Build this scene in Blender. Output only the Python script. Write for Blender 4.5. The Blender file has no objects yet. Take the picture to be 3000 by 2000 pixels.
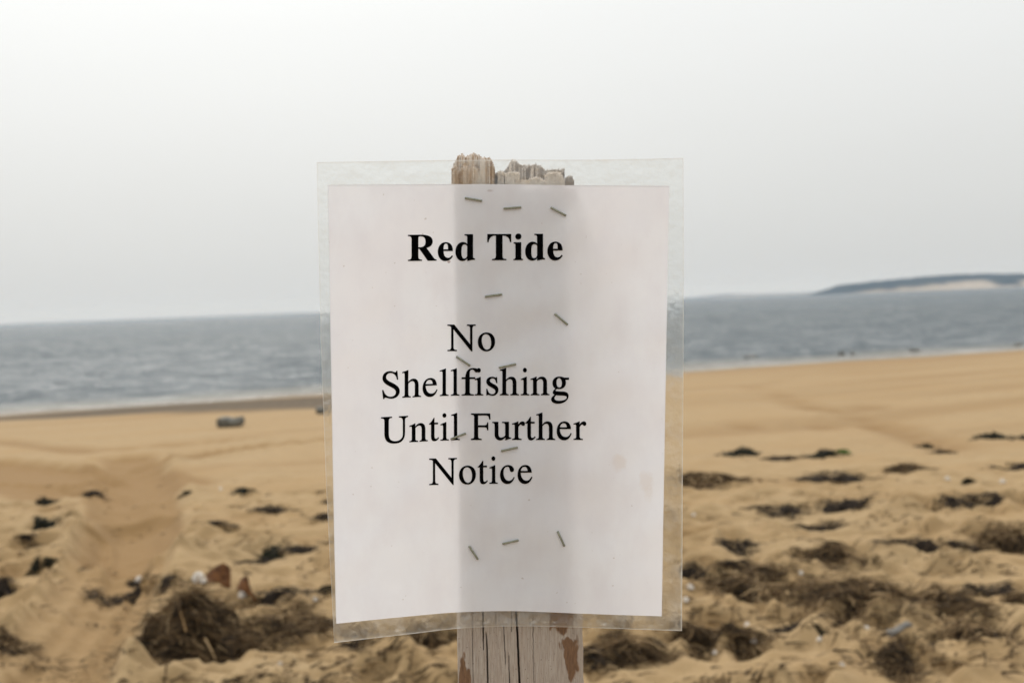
import bpy, bmesh, math, random
import numpy as np
from mathutils import Vector, Matrix
from mathutils.geometry import tessellate_polygon

R = math.radians
sc = bpy.context.scene
COL = sc.collection
rng = random.Random(11)

# ------------------------------------------------------------------ camera
EYE = 1.3                      # camera height above the sand
FPX = 3000 * 50 / 36           # focal length in photograph pixels
DS = 0.914                     # distance to the notice
PX = DS / FPX                  # metres per photograph pixel at the notice
cam_d = bpy.data.cameras.new('camera')
cam_d.lens = 50
cam_d.sensor_width = 36
cam_d.clip_start = 0.05
cam_d.clip_end = 60000
cam_d.dof.use_dof = True
cam_d.dof.focus_distance = DS
cam_d.dof.aperture_fstop = 13.0
cam_d.dof.aperture_blades = 0
cam = bpy.data.objects.new('camera', cam_d)
COL.objects.link(cam)
CM = (Matrix.Translation((0, 0, EYE)) @ Matrix.Rotation(R(90 - 1.51), 4, 'X')
      @ Matrix.Rotation(R(-2.16), 4, 'Z'))
cam.matrix_world = CM
sc.camera = cam

# ------------------------------------------------------------------ light
SUN_EL, SUN_AZ = R(50), R(-17)          # azimuth from +Y towards +X
sun_dir = Vector((math.sin(SUN_AZ) * math.cos(SUN_EL), math.cos(SUN_AZ) * math.cos(SUN_EL), math.sin(SUN_EL)))
world = bpy.data.worlds.new('World')
sc.world = world
world.use_nodes = True
wn, wl = world.node_tree.nodes, world.node_tree.links
wn.clear()
w_out = wn.new('ShaderNodeOutputWorld')
sky = wn.new('ShaderNodeTexSky')
sky.sky_type = 'NISHITA'
sky.sun_disc = False
sky.sun_elevation = SUN_EL
sky.sun_rotation = SUN_AZ
sky.air_density = 1.0
sky.dust_density = 6.0
bg1 = wn.new('ShaderNodeBackground')
bg1.inputs['Strength'].default_value = 0.05
wl.new(sky.outputs[0], bg1.inputs['Color'])
# the overcast layer: brighter towards the zenith and round the veiled sun
geo = wn.new('ShaderNodeNewGeometry')
tc = wn.new('ShaderNodeTexCoord')
nrm = wn.new('ShaderNodeVectorMath'); nrm.operation = 'NORMALIZE'
wl.new(tc.outputs['Generated'], nrm.inputs[0])
sep = wn.new('ShaderNodeSeparateXYZ')
wl.new(nrm.outputs[0], sep.inputs[0])
def wmath(op, a, b=None):
    n = wn.new('ShaderNodeMath'); n.operation = op
    for i, v in enumerate((a, b)):
        if v is None: continue
        if isinstance(v, (int, float)): n.inputs[i].default_value = v
        else: wl.new(v, n.inputs[i])
    return n.outputs[0]
dot = wn.new('ShaderNodeVectorMath'); dot.operation = 'DOT_PRODUCT'
wl.new(nrm.outputs[0], dot.inputs[0])
dot.inputs[1].default_value = sun_dir
ang = wmath('ARCCOSINE', wmath('MINIMUM', wmath('MAXIMUM', dot.outputs['Value'], -0.9999), 0.9999))
q = wmath('DIVIDE', ang, R(38))
glow = wmath('POWER', 2.718, wmath('MULTIPLY', wmath('MULTIPLY', q, q), -1.0))
up = wmath('MAXIMUM', sep.outputs['Z'], 0.0)
lum = wmath('ADD', wmath('ADD', wmath('MULTIPLY', up, 1.06), 0.67), wmath('MULTIPLY', glow, 0.51))
noise = wn.new('ShaderNodeTexNoise'); noise.inputs['Scale'].default_value = 1.6; noise.inputs['Detail'].default_value = 3
mp = wn.new('ShaderNodeMapping'); mp.inputs['Scale'].default_value = (1, 1, 4)
wl.new(nrm.outputs[0], mp.inputs[0]); wl.new(mp.outputs[0], noise.inputs['Vector'])
lum = wmath('MULTIPLY', lum, wmath('ADD', wmath('MULTIPLY', noise.outputs['Fac'], 0.10), 0.95))
tint = wn.new('ShaderNodeVectorMath'); tint.operation = 'SCALE'
tint.inputs[0].default_value = (0.985, 1.0, 0.985)
wl.new(lum, tint.inputs['Scale'])
bg2 = wn.new('ShaderNodeBackground')
bg2.inputs['Strength'].default_value = 1.0
wl.new(tint.outputs[0], bg2.inputs['Color'])
mx = wn.new('ShaderNodeMixShader'); mx.inputs[0].default_value = 0.86
wl.new(bg1.outputs[0], mx.inputs[1]); wl.new(bg2.outputs[0], mx.inputs[2])
wl.new(mx.outputs[0], w_out.inputs['Surface'])

sun_l = bpy.data.lights.new('sun', 'SUN')
sun_l.energy = 1.45
sun_l.angle = R(18)
sun_l.color = (1.0, 0.95, 0.88)
sun = bpy.data.objects.new('sun', sun_l)
COL.objects.link(sun)
sun.rotation_euler = (-sun_dir).to_track_quat('-Z', 'Y').to_euler()

vs = sc.view_settings
vs.view_transform = 'Standard'; vs.look = 'None'; vs.exposure = 0.0; vs.gamma = 1.0; vs.use_curve_mapping = False
sc.cycles.transparent_max_bounces = 16

# ------------------------------------------------------------------ helpers
def cam_pt(px, py, depth):
    """A point seen at a place of the photograph, at a distance along the optical axis."""
    return CM @ Vector(((px - 1500) / FPX * depth, -(py - 1000) / FPX * depth, -depth))

CMn = np.array(CM)
def cam_pts(px, py, depth):
    px, py, depth = np.broadcast_arrays(np.asarray(px, float), np.asarray(py, float), np.asarray(depth, float))
    v = np.stack([(px - 1500) / FPX * depth, -(py - 1000) / FPX * depth, -depth, np.ones_like(depth)], -1)
    return (v @ CMn.T)[..., :3]

def props(o, label=None, cat=None, group=None, kind=None):
    for k, v in (('label', label), ('category', cat), ('group', group), ('kind', kind)):
        if v: o[k] = v
    return o

def root(name, loc, label, cat, group=None):
    o = bpy.data.objects.new(name, None)
    o.location = loc; o.empty_display_size = 0.05
    COL.objects.link(o)
    return props(o, label, cat, group)

def mesh_obj(name, verts, faces, mat, parent=None, origin=None, smooth=True, attrs=None, uv=None):
    """One mesh object from world-space vertices; attrs are float point attributes."""
    verts = np.asarray(verts, float).reshape(-1, 3)
    org = np.zeros(3)
    if origin is not None: org = np.array(origin, float)
    elif parent is not None: org = world_loc(parent)
    me = bpy.data.meshes.new(name)
    lv = (verts - org)
    if isinstance(faces, np.ndarray):
        n = faces.shape[1]
        me.vertices.add(len(lv)); me.vertices.foreach_set('co', lv.astype(np.float32).ravel())
        me.loops.add(faces.size); me.loops.foreach_set('vertex_index', faces.astype(np.int32).ravel())
        me.polygons.add(len(faces))
        me.polygons.foreach_set('loop_start', np.arange(0, faces.size, n, dtype=np.int32))
        me.polygons.foreach_set('loop_total', np.full(len(faces), n, dtype=np.int32))
        me.update(calc_edges=True)
    else:
        me.from_pydata(lv.tolist(), [], faces)
    me.polygons.foreach_set('use_smooth', np.full(len(me.polygons), smooth))
    if attrs:
        for k, a in attrs.items():
            at = me.attributes.new(k, 'FLOAT', 'POINT')
            at.data.foreach_set('value', np.asarray(a, np.float32).ravel())
    if uv is not None:
        ul = me.uv_layers.new(name='UVMap')
        li = np.empty(len(me.loops), np.int32); me.loops.foreach_get('vertex_index', li)
        ul.data.foreach_set('uv', np.asarray(uv, np.float32).reshape(-1, 2)[li].ravel())
    me.materials.append(mat)
    me.update()
    o = bpy.data.objects.new(name, me)
    COL.objects.link(o)
    if parent is not None: o.parent = parent
    elif origin is not None: o.location = org
    return o

def world_loc(o):
    p = np.zeros(3)
    while o is not None:
        p += np.array(o.location); o = o.parent
    return p

def grid_faces(nr, nc):
    i = np.arange(nr * nc).reshape(nr, nc)
    return np.stack([i[:-1, :-1], i[:-1, 1:], i[1:, 1:], i[1:, :-1]], -1).reshape(-1, 4)

def hash2(ix, iy, seed):
    h = (ix.astype(np.int64) * 374761393 + iy.astype(np.int64) * 668265263 + seed * 1442695041) & 0xFFFFFFFF
    h = ((h ^ (h >> 13)) * 1274126177) & 0xFFFFFFFF
    return ((h ^ (h >> 16)) & 0xFFFF) / 65535.0

def vnoise(x, y, seed=0):
    """Gradient noise, about -1..1."""
    x = np.asarray(x, float); y = np.asarray(y, float)
    ix, iy = np.floor(x), np.floor(y)
    fx, fy = x - ix, y - iy
    u, v = fx * fx * fx * (fx * (fx * 6 - 15) + 10), fy * fy * fy * (fy * (fy * 6 - 15) + 10)
    def g(dx, dy):
        a = hash2(ix + dx, iy + dy, seed) * 2 * np.pi
        return np.cos(a) * (fx - dx) + np.sin(a) * (fy - dy)
    n = (g(0, 0) * (1 - u) + g(1, 0) * u) * (1 - v) + (g(0, 1) * (1 - u) + g(1, 1) * u) * v
    return n * 1.5

def fbm(x, y, octv=4, seed=0, gain=0.5):
    s, a, f = 0, 1.0, 1.0
    for k in range(octv):
        s = s + a * vnoise(x * f, y * f, seed + k * 17); a *= gain; f *= 2.03
    return s

def smooth01(a, b, x):
    t = np.clip((np.asarray(x, float) - a) / (b - a), 0, 1)
    return t * t * (3 - 2 * t)

# ------------------------------------------------------------------ materials
def new_mat(name):
    m = bpy.data.materials.new(name); m.use_nodes = True
    n, l = m.node_tree.nodes, m.node_tree.links
    n.clear()
    out = n.new('ShaderNodeOutputMaterial')
    return m, n, l, out

class NB:
    """A short way to write shader nodes."""
    def __init__(s, name):
        s.m, s.n, s.l, s.out = new_mat(name)
    def link(s, a, b): s.l.new(a, b)
    def put(s, sock, v):
        if v is None: return
        if hasattr(v, 'is_output'): s.l.new(v, sock)
        elif isinstance(v, tuple) and len(v) == 3 and sock.type == 'RGBA': sock.default_value = (*v, 1)
        else: sock.default_value = v
    def math(s, op, a, b=None, clamp=False):
        n = s.n.new('ShaderNodeMath'); n.operation = op; n.use_clamp = clamp
        s.put(n.inputs[0], a); s.put(n.inputs[1], b); return n.outputs[0]
    def noise(s, vec, scale, detail=4, rough=0.55):
        n = s.n.new('ShaderNodeTexNoise')
        s.put(n.inputs['Vector'], vec)
        n.inputs['Scale'].default_value = scale; n.inputs['Detail'].default_value = detail; n.inputs['Roughness'].default_value = rough
        return n.outputs['Fac']
    def mapping(s, vec, scale=(1, 1, 1), loc=(0, 0, 0)):
        n = s.n.new('ShaderNodeMapping'); s.put(n.inputs[0], vec)
        n.inputs['Scale'].default_value = scale; n.inputs['Location'].default_value = loc
        return n.outputs[0]
    def ramp(s, fac, stops):
        n = s.n.new('ShaderNodeValToRGB'); s.put(n.inputs[0], fac)
        e = n.color_ramp.elements
        while len(e) < len(stops): e.new(0.5)
        for k, (p, c) in enumerate(stops):
            e[k].position = p; e[k].color = (*c, 1) if len(c) == 3 else c
        return n.outputs[0]
    def rangef(s, v, a, b, c=0.0, d=1.0):
        n = s.n.new('ShaderNodeMapRange'); n.clamp = True
        s.put(n.inputs[0], v)
        for i, x in enumerate((a, b, c, d)): n.inputs[i + 1].default_value = x
        return n.outputs[0]
    def mix(s, fac, a, b, blend='MIX'):
        n = s.n.new('ShaderNodeMix'); n.data_type = 'RGBA'; n.blend_type = blend
        s.put(n.inputs[0], fac); s.put(n.inputs[6], a); s.put(n.inputs[7], b)
        return n.outputs[2]
    def bump(s, h, strength=0.5, dist=0.01, normal=None):
        n = s.n.new('ShaderNodeBump'); s.put(n.inputs['Height'], h)
        n.inputs['Strength'].default_value = strength; n.inputs['Distance'].default_value = dist
        if normal is not None: s.l.new(normal, n.inputs['Normal'])
        return n.outputs[0]
    def attr(s, name):
        n = s.n.new('ShaderNodeAttribute'); n.attribute_name = name
        return n.outputs['Fac']
    def pos(s):
        return s.n.new('ShaderNodeNewGeometry').outputs['Position']
    def objco(s):
        return s.n.new('ShaderNodeTexCoord').outputs['Object']
    def uv(s):
        return s.n.new('ShaderNodeTexCoord').outputs['UV']
    def shader(s, kind, **kw):
        n = s.n.new('ShaderNode' + kind)
        for k, v in kw.items(): s.put(n.inputs[k.replace('_', ' ')], v)
        return n.outputs[0]
    def mixs(s, fac, a, b):
        n = s.n.new('ShaderNodeMixShader'); s.put(n.inputs[0], fac)
        s.l.new(a, n.inputs[1]); s.l.new(b, n.inputs[2]); return n.outputs[0]
    def principled(s, color, rough=0.8, spec=0.3, normal=None, **kw):
        n = s.n.new('ShaderNodeBsdfPrincipled')
        s.put(n.inputs['Base Color'], color); s.put(n.inputs['Roughness'], rough); s.put(n.inputs['Specular IOR Level'], spec)
        if normal is not None: s.l.new(normal, n.inputs['Normal'])
        for k, v in kw.items(): s.put(n.inputs[k], v)
        return n.outputs[0]
    def done(s, surf):
        s.l.new(surf, s.out.inputs['Surface']); return s.m

# sand
b = NB('sand')
p = b.pos()
n1 = b.noise(p, 0.9, 5); n2 = b.noise(p, 7.0, 5, 0.6); n3 = b.noise(p, 60.0, 4, 0.7); n4 = b.noise(p, 420.0, 2, 0.7)
c = b.ramp(n2, [(0.25, (0.262, 0.180, 0.090)), (0.5, (0.318, 0.221, 0.113)), (0.78, (0.368, 0.264, 0.142))])
c = b.mix(b.rangef(n1, 0.35, 0.7), c, (0.318, 0.210, 0.100), 'MIX')
c = b.mix(b.rangef(n3, 0.52, 0.75, 0, 0.45), c, (0.27, 0.185, 0.105))
c = b.mix(b.rangef(n4, 0.60, 0.8, 0, 0.5), c, (0.16, 0.115, 0.075))
c = b.mix(b.math('MULTIPLY', b.attr('damp'), 0.95), c, (0.222, 0.130, 0.050))
c = b.mix(b.attr('wet'), c, (0.150, 0.108, 0.065))
c = b.mix(b.attr('shingle'), c, b.ramp(n2, [(0.3, (0.045, 0.033, 0.022)), (0.7, (0.13, 0.092, 0.054))]))
rgh = b.mix(b.math('SUBTRACT', b.attr('wet'), b.attr('shingle'), True), (0.95, 0.95, 0.95), (0.38, 0.38, 0.38))
nb = b.bump(n4, 0.35, 0.002, b.bump(n3, 0.5, 0.012))
M_SAND = b.done(b.principled(c, rgh, 0.25, nb))

# sea
b = NB('sea_water')
p = b.pos()
pm = b.mapping(p, (1.0, 1.7, 1.0))
h = b.math('ADD', b.math('ADD', b.noise(pm, 0.55, 4, 0.6), b.math('MULTIPLY', b.noise(pm, 0.11, 3, 0.5), 2.2)), b.math('MULTIPLY', b.noise(pm, 2.6, 3, 0.6), 0.3))
nb = b.bump(h, 1.0, 0.7)
c = b.mix(b.attr('shallow'), (0.026, 0.042, 0.052), (0.17, 0.150, 0.115))
c = b.mix(b.attr('foam'), c, (0.72, 0.72, 0.70))
fr = b.n.new('ShaderNodeFresnel'); fr.inputs[0].default_value = 1.333; b.l.new(nb, fr.inputs['Normal'])
# wind chop shows its tilted faces, so the mean mirror of the sky stays well under a flat sheet's
chop_streaks = b.math('MULTIPLY', b.rangef(b.noise(b.mapping(p, (0.55, 0.42, 1.0)), 1.0, 3, 0.6), 0.34, 0.66, 0.70, 1.20), b.rangef(b.noise(b.mapping(p, (0.07, 0.10, 1.0)), 1.0, 3, 0.6), 0.3, 0.7, 0.85, 1.13))  # noise in the mirror strength stands in for light and dark wave streaks
fac = b.math('MULTIPLY', b.math('ADD', b.math('MULTIPLY', fr.outputs[0], 0.50), 0.085), chop_streaks, True)
body = b.shader('BsdfDiffuse', Color=c)
mir = b.shader('BsdfGlossy', Color=(1, 1, 1), Roughness=0.18, Normal=nb)
M_SEA = b.done(b.mixs(b.math('MULTIPLY', fac, b.math('SUBTRACT', 1.0, b.attr('foam'))), body, mir))

# paper under its glossy film
b = NB('laminated_paper')
uvv = b.uv()
p = b.objco()
pap = b.mix(b.rangef(b.noise(p, 28, 4), 0.35, 0.7), (0.875, 0.905, 0.98), (0.85, 0.88, 0.955))
pap = b.mix(b.rangef(b.noise(p, 9, 2), 0.45, 0.65, 0, 0.5), pap, (0.84, 0.83, 0.885))
def blot(u, v, ru, rv):
    m = b.mapping(uvv, (1 / ru, 1 / rv, 1), (-u / ru, -v / rv, 0))
    d = b.n.new('ShaderNodeVectorMath'); d.operation = 'LENGTH'; b.l.new(m, d.inputs[0])
    nn = b.noise(uvv, 24, 4, 0.65)
    return b.rangef(b.math('SUBTRACT', b.math('ADD', d.outputs['Value'], b.math('MULTIPLY', nn, 1.6)), 0.8), 0.45, 0.95, 1, 0)
for (u, v, ru, rv, a) in ((0.862, 0.355, 0.026, 0.026, 0.20), (0.945, 0.315, 0.026, 0.03, 0.17), (0.955, 0.285, 0.016, 0.022, 0.12)):
    pap = b.mix(b.math('MULTIPLY', blot(u, v, ru, rv), a), pap, (0.62, 0.45, 0.30))
for (u, v, ru, rv, a) in ((0.353, 0.819, 0.006, 0.004, 0.7), (0.475, 0.985, 0.012, 0.004, 0.4)):
    pap = b.mix(b.math('MULTIPLY', blot(u, v, ru, rv), a), pap, (0.30, 0.18, 0.15))
mot = b.noise(b.mapping(p, (1, 1, 0.55)), 55, 4, 0.6)
pap = b.mix(b.rangef(mot, 0.42, 0.68, 0, 0.45), pap, (0.785, 0.785, 0.86))  # faint wrinkle sheen put into the paper colour as mottling
spk = b.noise(p, 330, 1, 0.5)
pap = b.mix(b.rangef(spk, 0.775, 0.81, 0, 0.4), pap, (0.40, 0.34, 0.30))
wr = b.math('ADD', b.noise(b.mapping(p, (1, 1, 0.35)), 26, 3, 0.5), b.math('MULTIPLY', b.noise(p, 7, 2), 1.5))
nb = b.bump(wr, 0.25, 0.006)
dif = b.shader('BsdfDiffuse', Color=pap, Normal=nb)
tra = b.shader('BsdfTranslucent', Color=b.mix(1.0, pap, (0.99, 0.97, 0.95), 'MULTIPLY'))
base = b.mixs(0.315, dif, tra)
gl = b.shader('BsdfGlossy', Color=(1, 1, 1), Roughness=0.22, Normal=nb)
fr = b.n.new('ShaderNodeFresnel'); fr.inputs[0].default_value = 1.45
M_PAPER = b.done(b.mixs(b.math('MULTIPLY', fr.outputs[0], 0.9), base, gl))

# clear laminate margin, a little milky and scuffed
b = NB('clear_laminate')
p = b.objco()
scr = b.noise(b.mapping(p, (1, 1, 1)), 160, 4, 0.7)
wr = b.math('ADD', b.noise(p, 40, 3), b.math('MULTIPLY', scr, 0.25))
nb = b.bump(wr, 0.5, 0.0058)
tr = b.shader('BsdfTransparent', Color=(0.955, 0.962, 0.945))
rf = b.shader('BsdfRefraction', Color=(0.94, 0.945, 0.93), Roughness=0.28, IOR=1.035, Normal=nb)
see = b.mixs(0.72, tr, rf)
mk = b.mixs(0.5, b.shader('BsdfDiffuse', Color=(0.70, 0.69, 0.66), Normal=nb), b.shader('BsdfTranslucent', Color=(0.72, 0.71, 0.68)))
see = b.mixs(b.math('ADD', b.rangef(scr, 0.50, 0.78, 0.02, 0.22), b.attr('scuff')), see, mk)
gl = b.shader('BsdfGlossy', Color=(1, 1, 1), Roughness=0.12, Normal=nb)
fr = b.n.new('ShaderNodeFresnel'); fr.inputs[0].default_value = 1.45; b.l.new(nb, fr.inputs['Normal'])
M_FILM = b.done(b.mixs(b.math('MULTIPLY', fr.outputs[0], 1.7, True), see, gl))

# toner
b = NB('black_toner')
M_INK = b.done(b.principled((0.002, 0.002, 0.0025), 0.9, 0.0))

# galvanised staple wire, dulled by salt air
b = NB('staple_wire')
c = b.ramp(b.noise(b.pos(), 900, 3), [(0.3, (0.15, 0.155, 0.12)), (0.7, (0.30, 0.31, 0.26))])
M_WIRE = b.done(b.principled(c, 0.55, 0.4, Metallic=0.15))

# weathered wood (UV runs in hundreds of photograph pixels: x across, y along the grain)
b = NB('weathered_wood')
uvv = b.uv()
g1 = b.noise(b.mapping(uvv, (9, 0.55, 1)), 2.2, 6, 0.65)
g2 = b.noise(b.mapping(uvv, (30, 1.6, 1)), 2.0, 4, 0.6)
g3 = b.noise(b.mapping(uvv, (2.2, 0.5, 1)), 1.2, 3)
c = b.ramp(g1, [(0.28, (0.27, 0.225, 0.19)), (0.5, (0.39, 0.34, 0.297)), (0.72, (0.48, 0.435, 0.395))])
c = b.mix(b.rangef(g2, 0.52, 0.72, 0, 0.5), c, (0.19, 0.145, 0.115))
c = b.mix(b.rangef(g3, 0.45, 0.7, 0, 0.5), c, (0.36, 0.295, 0.25))
kn = b.noise(b.mapping(uvv, (5, 3.2, 1)), 3.5, 2)
c = b.mix(b.rangef(kn, 0.66, 0.72, 0, 0.75), c, (0.10, 0.075, 0.06))
brn = b.ramp(b.noise(b.mapping(uvv, (6, 1.2, 1)), 3, 4), [(0.3, (0.10, 0.048, 0.022)), (0.7, (0.21, 0.112, 0.054))])
c = b.mix(b.attr('bark'), c, brn)
c = b.mix(b.attr('crack'), c, (0.05, 0.04, 0.035))
nb = b.bump(b.math('ADD', g1, b.math('MULTIPLY', g2, 0.7)), 0.5, 0.0012)
M_WOOD = b.done(b.principled(c, 0.88, 0.2, nb))

b = NB('splintered_wood')
t = b.attr('tone')
uvv = b.objco()
c = b.ramp(t, [(0.0, (0.12, 0.11, 0.105)), (0.2, (0.33, 0.29, 0.26)), (0.45, (0.70, 0.64, 0.58)), (0.62, (0.72, 0.62, 0.52)), (0.8, (0.42, 0.28, 0.16)), (1.0, (0.27, 0.155, 0.075))])
c = b.mix(b.rangef(b.noise(b.mapping(uvv, (1, 1, 0.35)), 900, 3), 0.35, 0.75, 0, 0.45), c, (0.22, 0.16, 0.12))
M_SPLINT = b.done(b.principled(c, 0.95, 0.1))

# seaweed: tone runs from black through brown to bleached straw
def weed_mat(name, stops, rough):
    b = NB(name)
    c = b.ramp(b.attr('tone'), stops)
    c = b.mix(b.rangef(b.noise(b.pos(), 130, 3), 0.4, 0.7, 0, 0.4), c, (0.035, 0.026, 0.018))
    return b.done(b.principled(c, rough, 0.06))
M_EEL = weed_mat('dry_eelgrass', [(0.0, (0.022, 0.016, 0.011)), (0.4, (0.088, 0.056, 0.029)), (0.7, (0.205, 0.132, 0.066)), (1.0, (0.44, 0.31, 0.17))], 0.95)
M_DARK = weed_mat('dark_wrack', [(0.0, (0.012, 0.010, 0.009)), (0.5, (0.042, 0.031, 0.023)), (0.85, (0.11, 0.078, 0.050)), (1.0, (0.26, 0.19, 0.115))], 0.9)
M_KELP = weed_mat('green_black_weed', [(0.0, (0.007, 0.008, 0.006)), (0.6, (0.020, 0.022, 0.013)), (1.0, (0.075, 0.060, 0.036))], 0.85)
b = NB('fresh_green_weed'); M_GREEN = b.done(b.principled((0.045, 0.085, 0.012), 0.8, 0.1))
b = NB('shell_white')
M_SHELL = b.done(b.principled(b.ramp(b.noise(b.objco(), 90, 3), [(0.3, (0.50, 0.43, 0.36)), (0.7, (0.70, 0.66, 0.60))]), 0.45, 0.4))
b = NB('horn_brown')
M_HORN = b.done(b.principled(b.ramp(b.noise(b.objco(), 30, 4), [(0.3, (0.040, 0.017, 0.007)), (0.6, (0.125, 0.050, 0.015)), (0.85, (0.21, 0.10, 0.035))]), 0.6, 0.15))
b = NB('dark_rock')
M_ROCK = b.done(b.principled(b.ramp(b.noise(b.objco(), 9, 5), [(0.3, (0.07, 0.07, 0.062)), (0.7, (0.19, 0.18, 0.15))]), 0.7, 0.3, b.bump(b.noise(b.objco(), 20, 5), 0.6, 0.02)))
b = NB('grey_driftwood')
gd = b.noise(b.mapping(b.objco(), (1, 8, 8)), 14, 4)
M_DRIFT = b.done(b.principled(b.ramp(gd, [(0.3, (0.04, 0.037, 0.034)), (0.7, (0.22, 0.205, 0.185))]), 0.85, 0.2))
b = NB('headland_ground')
p = b.pos()
c = b.ramp(b.noise(p, 0.05, 5, 0.65), [(0.3, (0.022, 0.028, 0.028)), (0.7, (0.042, 0.048, 0.044))])
c = b.mix(b.attr('bluff'), c, b.ramp(b.noise(p, 0.12, 4), [(0.3, (0.33, 0.28, 0.225)), (0.7, (0.42, 0.365, 0.30))]))
M_LAND = b.done(b.principled(c, 0.95, 0.1))

# ------------------------------------------------------------------ beach
SEA_Z = -1.1
SLANT = 0.47                          # the waterline runs away to the right
SHORE = 44.0
def wdist(x, y): return y - SLANT * x
PROF_W = np.array([-400, -30, 6, 12, 20, 30, 38, SHORE, 50, 70, 120, 600])
PROF_Z = np.array([0.25, 0.05, 0.0, -0.03, -0.20, -0.58, -0.90, SEA_Z, -1.45, -2.0, -2.1, -2.1])
def profile(x, y):
    w = wdist(np.asarray(x, float), np.asarray(y, float))
    return sum(np.interp(w + o, PROF_W, PROF_Z) for o in (-2.2, -1.1, 0, 1.1, 2.2)) / 5.0

def ground(px, py):
    """Where the line of sight through a place of the photograph meets the sand."""
    d = CM.to_3x3() @ Vector(((px - 1500) / FPX, -(py - 1000) / FPX, -1.0))
    z = 0.0
    for _ in range(30):
        t = (z - EYE) / d.z
        x, y = d.x * t, d.y * t
        z = 0.5 * z + 0.5 * float(profile(x, y))
    return Vector((x, y, z))

def path_px(pts): return np.array([ground(*q)[:2] for q in pts])
def dist_path(x, y, path):
    best = np.full(np.shape(x), 1e9)
    for (ax, ay), (bx, by) in zip(path[:-1], path[1:]):
        dx, dy = bx - ax, by - ay
        t = np.clip(((x - ax) * dx + (y - ay) * dy) / (dx * dx + dy * dy + 1e-12), 0, 1)
        best = np.minimum(best, np.hypot(x - ax - t * dx, y - ay - t * dy))
    return best

TRACKS = [   # (path in the photograph, half width m, depth m, dampness)
    ([(-200, 1372), (0, 1382), (130, 1388), (240, 1400), (330, 1425)], 0.85, 0.05, 0.92),
    ([(-120, 1340), (60, 1347), (190, 1358), (290, 1376), (330, 1392)], 0.10, 0.04, 1.0),
    ([(-60, 1402), (120, 1412), (230, 1432), (290, 1465)], 0.09, 0.03, 0.8),
    ([(380, 1335), (395, 1380), (408, 1440), (415, 1500), (405, 1570), (385, 1620)], 0.27, 0.06, 0.85),
    ([(240, 1415), (300, 1440), (335, 1490), (345, 1560), (325, 1640)], 0.20, 0.03, 0.75),
    ([(412, 1520), (392, 1610), (335, 1730), (245, 1870), (120, 2050)], 0.20, 0.055, 0.60),
    ([(370, 1650), (310, 1740), (230, 1850), (150, 1960), (90, 2060)], 0.11, 0.05, 0.45),
    ([(270, 1560), (255, 1640), (200, 1740), (110, 1850), (20, 1960)], 0.08, 0.04, 0.4),
    ([(410, 1700), (350, 1790), (280, 1900), (220, 2020)], 0.05, 0.045, 0.35),
    ([(450, 1690), (400, 1780), (330, 1900), (280, 2020)], 0.035, 0.04, 0.35),
    ([(445, 1358), (540, 1338), (640, 1320), (780, 1303), (960, 1288), (1100, 1276)], 0.20, 0.04, 1.0),
    ([(-60, 1290), (60, 1297), (160, 1306), (270, 1318), (360, 1312), (480, 1303), (600, 1296), (720, 1284)], 0.22, 0.03, 0.8),
    ([(190, 1358), (260, 1370), (330, 1385)], 0.07, 0.02, 0.6),
]
STEPS = [(2215, 1137), (2290, 1160), (2330, 1176), (2370, 1193), (2420, 1200), (2475, 1205), (2520, 1223), (2560, 1240), (2610, 1250), (2650, 1265), (2700, 1282), (2760, 1300), (2275, 1118), (2340, 1102), (2190, 1250), (2400, 1245), (2545, 1195)]

def axis(lo, f0, f1, hi, fine, grow):
    a = list(np.arange(f0, f1, fine))
    s, v, right = fine, f1, []
    while v < hi: right.append(v); s *= grow; v += s
    s, v, left = fine, f0, []
    while v > lo: s *= grow; v -= s; left.append(v)
    return np.array(left[::-1] + a + right + [hi])
gx = axis(-160, -3.6, 3.6, 190, 0.022, 1.055)
gy = axis(-45, 4.2, 9.5, 190, 0.022, 1.022)
X, Y = np.meshgrid(gx, gy)
Z = profile(X, Y)
W = wdist(X, Y)
near = 1 - smooth01(9.5, 13.5, Y + 0.12 * X)
rut = np.zeros_like(X)
for pts, hw, dp, wt_ in TRACKS:
    if hw > 0.07: rut = np.maximum(rut, 1 - smooth01(0.9, 1.35, dist_path(X, Y, path_px(pts)) / hw))
near = near * (1 - 0.85 * rut)       # trampled dry sand near the camera
far = smooth01(9.5, 13.5, Y + 0.12 * X)
warpx = X + 0.10 * vnoise(X * 2.3, Y * 2.3, 5); warpy = Y + 0.10 * vnoise(X * 2.3 + 9, Y * 2.3, 6)
h = 0.050 * fbm(warpx * 1.5, warpy * 1.9, 3, 21)
h += 0.034 * (np.abs(fbm(warpx * 2.6, warpy * 3.4, 2, 33)) - 0.35)
h += 0.020 * fbm(warpx * 6.5, warpy * 8.0, 3, 41)
h += 0.009 * np.maximum(0, fbm(X * 9, Y * 9, 2, 45) - 0.1) * smooth01(-0.3, 0.5, fbm(X * 1.3, Y * 1.3, 2, 46))
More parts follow.
